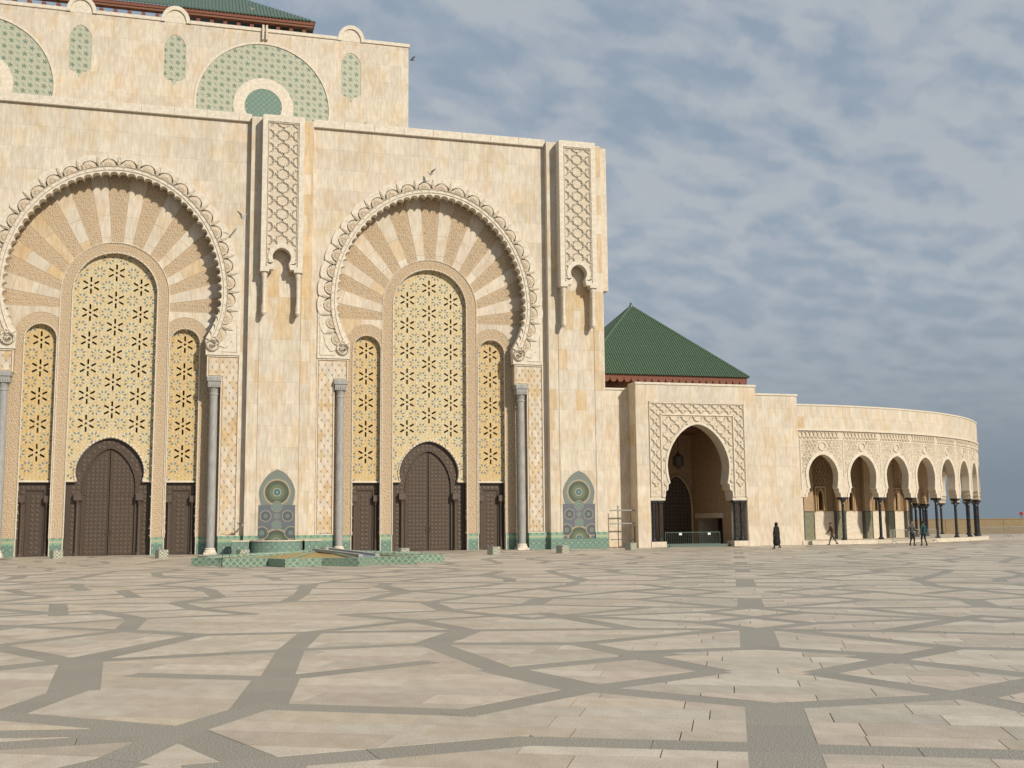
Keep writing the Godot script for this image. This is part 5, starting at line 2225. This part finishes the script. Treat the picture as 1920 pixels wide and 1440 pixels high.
	barrier("crowd_barrier", "grey crowd barrier before the arcade, behind the walking pair", onplane(1672, 1008, -1.2) * Vector3(1, 0, 1), onplane(1756, 1006, -4.2) * Vector3(1, 0, 1), M.galvanised, false)
	barrier("crowd_barrier", "grey crowd barrier beside the end column of the arcade", onground(1838, 1009), onground(1890, 1007), M.galvanised, false)
	barrier("crowd_barrier", "grey crowd barrier reaching out of view before the low brown wall", onground(1893, 1007), onground(1945, 1005), M.galvanised, false)
	# ---- small red sign above the far wall
	var rs := thing("red_sign", "small red board on a pole beyond the low brown wall", "sign", onground(1917, 1000.5))
	var mb2 := MB.new()
	mb2.bar(Vector3(0, 0, 0), Vector3(0, 2.5, 0), 0.04)
	obj("pole", [mb2, M.steel], rs)
	mb2 = MB.new()
	mb2.xf = Transform3D(Basis(Vector3.UP, -0.6), Vector3.ZERO)
	mb2.cbox(-0.2, 0.2, 2.45, 2.85, -0.02, 0.02, 0.01)
	obj("board", [mb2, M.red_paint], rs)
	# ---- pigeons
	bird(onplane(472, 17, -14.5), 2.0, 0.5, true, "pale pigeon flying in front of the high green roof", 1.0)
	bird(onplane(455, 408, 1.5), 2.4, 0.9, true, "pale pigeon flying beside the carved pier with the basin", 1.0)
	bird(onplane(807, 326, 0.8), 0.5, 0.7, true, "dark pigeon flying above the crown of the portal arch nearest the gatehouse", 0.55)
	bird(onplane(772, 112, -8.0), 0.2, 0.3, true, "dark bird in the open sky beside the upper storey", 0.3)
	bird(Vector3(-4.3, 44.02, -13.7), 0.3, 0.0, false, "dark pigeon perched on the round hump of the parapet", 0.3)
	bird(onplane(453, 985, 0.9), 2.6, 0.4, true, "dark pigeon flying low beside the half round basin", 0.4)

func barrier(called: String, label: String, a: Vector3, b: Vector3, m: Material, plates: bool) -> void:
	var L := a.distance_to(b)
	var t := thing(called, label, "barrier", a, atan2(-(b.z - a.z), b.x - a.x), "metal crowd barriers")
	var mb := MB.new()
	for y in [0.22, 1.08]:
		mb.bar(Vector3(0, y, 0), Vector3(L, y, 0), 0.024)
	for x in [0.0, L]:
		mb.bar(Vector3(x, 0.22, 0), Vector3(x, 1.08, 0), 0.024)
	obj("frame", [mb, m], t)
	var n := int(L / 0.16)
	for k in range(1, n):
		mb = MB.new()
		mb.bar(Vector3(L * k / n, 0.22, 0), Vector3(L * k / n, 1.08, 0), 0.011, 5)
		obj("bar", [mb, m], t)
	for x in [0.3, L - 0.3]:
		mb = MB.new()
		mb.bar(Vector3(x, 0.22, 0), Vector3(x, 0.02, 0.28), 0.02)
		mb.bar(Vector3(x, 0.22, 0), Vector3(x, 0.02, -0.28), 0.02)
		obj("foot", [mb, m], t)
	if plates:
		for x in [L * 0.27, L * 0.80]:
			mb = MB.new()
			mb.box(x - 0.12, x + 0.12, 0.88, 1.04, 0.025, 0.035)
			obj("plate", [mb, M.white_paint], t)

func bird(at: Vector3, turn: float, lift: float, flying: bool, label: String, light: float) -> void:
	var t := thing("pigeon", label, "bird", at, turn)
	t.scale = Vector3.ONE * 0.8
	var mb := MB.new()
	var c := Color(0.10, 0.10, 0.11).lerp(Color(0.55, 0.55, 0.56), light)
	mb.col = c
	# body along x: beak, head, breast, rump, tail
	var prof := [[-0.20, 0.012, -0.01], [-0.17, 0.05, 0.0], [-0.10, 0.055, 0.0], [-0.02, 0.095, -0.02], [0.08, 0.10, -0.02], [0.17, 0.07, 0.0], [0.26, 0.045, 0.01], [0.38, 0.03, 0.015]]
	for i in prof.size() - 1:
		for k in 10:
			var a := TAU * k / 10
			var b := TAU * (k + 1) / 10
			var p: Array = prof[i]
			var q: Array = prof[i + 1]
			var fl := 0.4 if i >= 5 else 1.0
			mb.quad(Vector3(p[0], p[2] + sin(a) * p[1] * fl, cos(a) * p[1]), Vector3(p[0], p[2] + sin(b) * p[1] * fl, cos(b) * p[1]), Vector3(q[0], q[2] + sin(b) * q[1] * fl, cos(b) * q[1] * (1.6 if i == 6 else 1.0)), Vector3(q[0], q[2] + sin(a) * q[1] * fl, cos(a) * q[1] * (1.6 if i == 6 else 1.0)))
	obj("body", [mb, M.plain], t)
	for s in [-1.0, 1.0]:
		mb = MB.new()
		mb.col = c * 0.8
		if flying:
			var y1 := 0.28 * lift
			var y2 := 0.5 * lift
			for th in [0.012, -0.012]:
				mb.quad(Vector3(-0.06, 0.03 + th, s * 0.07), Vector3(0.14, 0.03 + th, s * 0.07), Vector3(0.12, y1 + th, s * 0.30), Vector3(-0.10, y1 + th, s * 0.28))
				mb.quad(Vector3(-0.10, y1 + th, s * 0.28), Vector3(0.12, y1 + th, s * 0.30), Vector3(0.16, y2 + th, s * 0.56), Vector3(0.06, y2 + th, s * 0.58))
			mb.quad(Vector3(-0.06, 0.018, s * 0.07), Vector3(-0.06, 0.042, s * 0.07), Vector3(-0.10, y1 + 0.012, s * 0.28), Vector3(-0.10, y1 - 0.012, s * 0.28))
		else:
			for k in 6:
				var a := PI * k / 6.0
				var b := PI * (k + 1) / 6.0
				mb.tri(Vector3(0.0, 0.03 * sin(a), s * (0.08 + 0.03 * cos(a))), Vector3(0.0, 0.03 * sin(b) - 0.03, s * (0.085 + 0.03 * cos(b))), Vector3(0.3, 0.0, s * 0.05))
			mb.bar(Vector3(0.05, -0.10, s * 0.03), Vector3(0.04, -0.2, s * 0.03), 0.008)
		obj("wing", [mb, M.plain], t)

# ---------------------------------------------------------------- people
# joints with radii, joined by a smooth minimum and meshed as surface nets
func body_field(p: Vector3, bones: Array) -> Array:
	var d := 1e9
	var near := 1e9
	var col: Color = bones[0][4]
	for b in bones:
		var a: Vector3 = b[0]
		var ab: Vector3 = b[1] - a
		var t: float = clampf((p - a).dot(ab) / maxf(ab.length_squared(), 1e-6), 0.0, 1.0)
		var e: float = p.distance_to(a + ab * t) - lerpf(b[2], b[3], t)
		if e < near:
			near = e
			col = b[4]
		var k := 0.045
		var h := clampf(0.5 + 0.5 * (d - e) / k, 0.0, 1.0)
		d = lerpf(d, e, h) - k * h * (1.0 - h)
	return [d, col]

func net(bones: Array, cell: float, mb: MB) -> void:
	var lo := Vector3(1e9, 1e9, 1e9)
	var hi := -lo
	for b in bones:
		var r: float = maxf(b[2], b[3]) + cell * 2.0
		for q in [b[0], b[1]]:
			lo = lo.min(q - Vector3(r, r, r))
			hi = hi.max(q + Vector3(r, r, r))
	var nx := int((hi.x - lo.x) / cell) + 2
	var ny := int((hi.y - lo.y) / cell) + 2
	var nz := int((hi.z - lo.z) / cell) + 2
	var f := PackedFloat32Array()
	f.resize(nx * ny * nz)
	var cols := {}
	for z in nz:
		for y in ny:
			var x := 0
			while x < nx:
				var r := body_field(lo + Vector3(x, y, z) * cell, bones)
				f[x + nx * (y + ny * z)] = r[0]
				if absf(r[0]) < cell * 2.0:
					cols[x + nx * (y + ny * z)] = r[1]
				# far from the surface: the next few samples lie on the same side
				var skip := int((absf(r[0]) - cell * 2.5) / cell) if r[0] > 0.0 else 0
				for s in skip:
					x += 1
					if x < nx:
						f[x + nx * (y + ny * z)] = 1.0
				x += 1
	var vid := {}
	var pos := []
	var vc := []
	for z in nz - 1:
		for y in ny - 1:
			for x in nx - 1:
				var i := x + nx * (y + ny * z)
				var c := Vector3()
				var n := 0
				for e in [[0, 1], [0, nx], [0, nx * ny], [1, 1 + nx], [1, 1 + nx * ny], [nx, nx + 1], [nx, nx + nx * ny], [nx * ny, nx * ny + 1], [nx * ny, nx * ny + nx], [1 + nx, 1 + nx + nx * ny], [1 + nx * ny, 1 + nx + nx * ny], [nx + nx * ny, 1 + nx + nx * ny]]:
					var a := f[i + e[0]]
					var b := f[i + e[1]]
					if (a < 0.0) != (b < 0.0):
						var t := a / (a - b)
						c += corner(e[0], nx, ny).lerp(corner(e[1], nx, ny), t)
						n += 1
				if n:
					vid[i] = pos.size()
					pos.append(lo + (Vector3(x, y, z) + c / n) * cell)
					vc.append(cols.get(i, cols.get(i + 1, Color(0.1, 0.1, 0.1))))
	var nor := []
	for p in pos:
		var e := cell * 0.7
		var g := Vector3(body_field(p + Vector3(e, 0, 0), bones)[0] - body_field(p - Vector3(e, 0, 0), bones)[0], body_field(p + Vector3(0, e, 0), bones)[0] - body_field(p - Vector3(0, e, 0), bones)[0], body_field(p + Vector3(0, 0, e), bones)[0] - body_field(p - Vector3(0, 0, e), bones)[0])
		nor.append(g.normalized())
	for z in range(1, nz - 1):
		for y in range(1, ny - 1):
			for x in range(1, nx - 1):
				var i := x + nx * (y + ny * z)
				for ax in 3:
					var st: int = [1, nx, nx * ny][ax]
					if (f[i] < 0.0) == (f[i + st] < 0.0):
						continue
					var u: int = [nx, nx * ny, 1][ax]
					var w: int = [nx * ny, 1, nx][ax]
					var q := [i - u - w, i - w, i, i - u]
					if f[i] > 0.0:
						q.reverse()
					var ok := true
					for k in q:
						if not vid.has(k):
							ok = false
					if not ok:
						continue
					for k in [0, 2, 1, 0, 3, 2]:
						var id: int = vid[q[k]]
						mb.col = vc[id]
						mb.put(pos[id], mb.m(pos[id]), (mb.xf.basis * nor[id]).normalized())

func corner(k: int, nx: int, ny: int) -> Vector3:
	var z := 1 if k >= nx * ny else 0
	var r := k - z * nx * ny
	var y := 1 if r >= nx else 0
	return Vector3(r - y * nx, y, z)

# facing +z; stride > 0 puts the left foot forward
func person(label: String, at: Vector3, turn: float, tall: float, o: Dictionary) -> void:
	var t := thing("person", label, "person", at, turn)
	var k := tall / 1.75
	var top: Color = o.top
	var leg: Color = o.leg
	var skin := Color(0.27, 0.16, 0.10)
	var hair := Color(0.02, 0.017, 0.015)
	var shoe := Color(0.03, 0.03, 0.03)
	var st: float = o.get("stride", 0.2)
	var lean: float = o.get("lean", 0.0)
	var B := []
	var hipL := Vector3(0.09, 0.92, 0)
	var hipR := Vector3(-0.09, 0.92, 0)
	var sh := Vector3(0, 1.43, lean)
	var neck := Vector3(0, 1.50, lean * 1.15)
	var head := Vector3(0, 1.63, lean * 1.3 + 0.01)
	for s in [1.0, -1.0]:
		var hip := hipL if s > 0 else hipR
		var f: float = st * s
		var knee := Vector3(hip.x * 1.05, 0.50 + absf(f) * 0.03, f * 0.42 + (0.05 if f < 0 else 0.06))
		var ank := Vector3(hip.x, 0.09 + (0.06 if f < -0.15 else 0.0), f * 1.0 - 0.02)
		B.append([hip, knee, 0.088, 0.062, leg])
		B.append([knee, ank, 0.060, 0.042, leg])
		B.append([ank - Vector3(0, 0.045, 0.03), ank + Vector3(s * 0.015, -0.055, 0.15), 0.042, 0.032, shoe])
		var shd := sh + Vector3(s * 0.185, -0.02, 0)
		var sw: float = -st * s * o.get("swing", 0.5)
		var elb := shd + Vector3(s * (0.05 + o.get("out", 0.02)), -0.28, sw * 0.5 - 0.03)
		var bent_: float = o.get("bent", 0.05)
		var wri := elb + Vector3(s * (0.0 + o.get("out", 0.02) * 0.4), -0.25 + bent_, sw * 0.6 + 0.07 + bent_ * 0.8)
		B.append([shd, elb, 0.060, 0.048, top])
		B.append([elb, wri, 0.046, 0.034, top])
		B.append([wri, wri + (wri - elb).normalized() * 0.09, 0.030, 0.032, skin])
	B.append([Vector3(0, 0.93, 0), Vector3(0, 1.12, lean * 0.35), 0.135, 0.125, top])
	B.append([Vector3(0, 1.12, lean * 0.35), Vector3(0, 1.34, lean * 0.85), 0.125, 0.145, top])
	B.append([sh + Vector3(0.13, -0.05, 0), sh + Vector3(-0.13, -0.05, 0), 0.088, 0.088, top])
	B.append([neck - Vector3(0, 0.06, 0), head, 0.052, 0.052, skin])
	B.append([head + Vector3(0, -0.045, 0.03), head + Vector3(0, 0.03, 0.015), 0.068, 0.085, skin])
	B.append([head + Vector3(0, 0.035, -0.012), head + Vector3(0, 0.045, -0.03), 0.094, 0.090, o.get("hair", hair)])
	B.append([head + Vector3(0, -0.02, 0.09), head + Vector3(0, 0.005, 0.085), 0.016, 0.012, skin])
	if o.get("robe", 0.0) > 0.0:
		var hem: float = o.robe
		B.append([Vector3(0, 1.15, 0), Vector3(0, hem, st * 0.1), 0.17, 0.23, top])
		B.append([Vector3(0.1, 0.9, 0), Vector3(0.12, hem, 0.03), 0.15, 0.16, top])
		B.append([Vector3(-0.1, 0.9, 0), Vector3(-0.12, hem, -0.03), 0.15, 0.16, top])
		B.append([sh + Vector3(0.15, -0.05, 0), Vector3(0.27, 0.95, 0.02), 0.1, 0.085, top])
		B.append([sh + Vector3(-0.15, -0.05, 0), Vector3(-0.27, 0.95, 0.0), 0.1, 0.085, top])
		B.append([head + Vector3(0, 0.0, -0.02), neck, 0.105, 0.10, top])
	for b in B:
		b[0] *= k
		b[1] *= k
		b[2] *= k
		b[3] *= k
	var mb := MB.new()
	net(B, 0.028, mb)
	# five fingers on each hand
	for i in B.size():
		if B[i][4] == skin and i in [5, 11]:
			var w: Vector3 = B[i][1]
			var d: Vector3 = (B[i][1] - B[i][0]).normalized()
			mb.col = skin
			var across := d.cross(Vector3(1, 0, 0)).normalized()
			for f in 4:
				var base := w + across * (f - 1.5) * 0.018 - d * 0.005
				var l: float = [0.068, 0.080, 0.074, 0.058][f]
				mb.bar(base, base + d * l * 0.55 + across * 0.0, 0.0095, 6, 0.009)
				mb.bar(base + d * l * 0.55, base + d * l * 0.95 + Vector3(0, 0, 0.018), 0.009, 6, 0.007)
			mb.bar(w - d * 0.05 + across * 0.028, w - d * 0.01 + across * 0.058, 0.011, 6, 0.009)
			mb.bar(w - d * 0.01 + across * 0.058, w + d * 0.022 + across * 0.062, 0.009, 6, 0.007)
	obj("body", [mb, M.plain], t)

func build_people() -> void:
	person("person in a long black robe and head covering walking across the plaza", onground(1457, 1029), PI + 0.5, 1.76, {"top": Color(0.012, 0.014, 0.013), "leg": Color(0.015, 0.015, 0.016), "stride": 0.16, "robe": 0.42, "hair": Color(0.02, 0.02, 0.02), "out": 0.08})
	person("person in a brown shirt striding along the arcade step", onplane(1562, 1019, 0.2) * Vector3(1, 0, 1), -PI / 2 - 0.2, 1.72, {"top": Color(0.13, 0.07, 0.045), "leg": Color(0.05, 0.04, 0.035), "stride": 0.36, "lean": 0.13, "swing": 0.4})
	person("person in a grey jacket with hands held in front, walking in a pair", onground(1711, 1023), 0.2, 1.74, {"top": Color(0.07, 0.072, 0.078), "leg": Color(0.018, 0.02, 0.022), "stride": 0.12, "out": 0.06, "bent": 0.2, "swing": 0.1})
	person("person in a dark teal jacket with one arm swinging, walking in a pair", onground(1733, 1023), PI + 0.2, 1.76, {"top": Color(0.015, 0.055, 0.06), "leg": Color(0.012, 0.02, 0.03), "stride": 0.15, "out": 0.10, "bent": 0.04, "swing": 0.7})
# ---------------------------------------------------------------- sky
func make_sky() -> ImageTexture:
	var W := 3072
	var H := 1536
	var im := Image.create(W, H, false, Image.FORMAT_RGB8)
	var big := FastNoiseLite.new()
	big.seed = 77
	big.noise_type = FastNoiseLite.TYPE_SIMPLEX_SMOOTH
	big.frequency = 0.9
	big.fractal_octaves = 3
	var small := FastNoiseLite.new()
	small.seed = 19
	small.noise_type = FastNoiseLite.TYPE_SIMPLEX_SMOOTH
	small.frequency = 7.0
	small.fractal_octaves = 4
	small.fractal_gain = 0.5
	small.domain_warp_enabled = true
	small.domain_warp_amplitude = 0.12
	small.domain_warp_frequency = 3.0
	var stops := [[-0.02, Color(0.487, 0.537, 0.574)], [0.035, Color(0.500, 0.548, 0.585)], [0.10, Color(0.560, 0.605, 0.645)], [0.20, Color(0.585, 0.640, 0.695)], [0.32, Color(0.565, 0.625, 0.692)], [0.6, Color(0.56, 0.622, 0.69)], [1.01, Color(0.56, 0.618, 0.685)]]
	for y in H:
		var el := PI * (0.5 - (y + 0.5) / H)
		if el < -0.02:
			im.fill_rect(Rect2i(0, y, W, H - y), Color(0.50, 0.52, 0.52))
			break
		var h := sin(el)
		var clear: Color = stops[0][1]
		for k in stops.size() - 1:
			if h >= stops[k][0] and h <= stops[k + 1][0]:
				clear = stops[k][1].lerp(stops[k + 1][1], (h - stops[k][0]) / (stops[k + 1][0] - stops[k][0]))
		var thick := smoothstep(0.02, 0.24, h)
		var cloud := Color(0.700, 0.722, 0.748)
		for x in W:
			var az := TAU * (x + 0.5) / W
			# streaked sheet seen from below
			var d := Vector2(sin(az), cos(az)) / (maxf(h, 0.0) + 0.13) * cos(el)
			var p := Vector2(d.x * 0.86 + d.y * 0.5, -d.x * 0.5 + d.y * 0.86)
			var a := big.get_noise_2d(p.x * 0.8, p.y)
			var b := small.get_noise_2d(p.x * 0.62, p.y)
			var c := clampf(0.58 + a * 0.5 + b * 0.85, 0.0, 1.0)
			c = c * c * (3.0 - 2.0 * c)
			im.set_pixel(x, y, clear.lerp(cloud, c * thick * 0.85))
	return ImageTexture.create_from_image(im)

func _ready() -> void:
	rng.seed = 20240607
	# camera
	var cam := Camera3D.new()
	cam.name = "camera"
	var fwd := Vector3(sin(YAW) * cos(PITCH), sin(PITCH), -cos(YAW) * cos(PITCH))
	var r0 := Vector3(cos(YAW), 0, sin(YAW))
	var u0 := r0.cross(fwd).normalized()
	var right := r0 * cos(ROLL) - u0 * sin(ROLL)
	var up := r0 * sin(ROLL) + u0 * cos(ROLL)
	cam.transform = Transform3D(Basis(right, up, -fwd), CAM)
	cam.fov = rad_to_deg(2.0 * atan(720.0 / FOC))
	cam.near = 0.1
	cam.far = 6000.0
	add_child(cam)
	cam.current = true
	# sky and exposure
	var we := WorldEnvironment.new()
	we.name = "environment"
	var e := Environment.new()
	e.background_mode = Environment.BG_SKY
	var sky := Sky.new()
	var pm := PanoramaSkyMaterial.new()
	pm.panorama = make_sky()
	sky.sky_material = pm
	e.sky = sky
	e.tonemap_mode = Environment.TONE_MAPPER_LINEAR
	e.tonemap_exposure = 1.03
	e.sdfgi_enabled = true
	e.ssao_enabled = true
	e.ssil_enabled = true
	we.environment = e
	add_child(we)
	# sun: high on the right, behind the camera
	var sun := DirectionalLight3D.new()
	sun.name = "sun"
	sun.light_energy = 1.26
	sun.light_color = Color(1.0, 0.965, 0.905)
	sun.light_angular_distance = 2.0
	sun.shadow_enabled = true
	add_child(sun)
	sun.look_at_from_position(Vector3(0.79, 1.0, 1.48) * 50.0, Vector3.ZERO)
	make_materials()
	build_plaza()
	build_mosque()
	build_gatehouse()
	build_arcade()
	build_things()
	build_people()
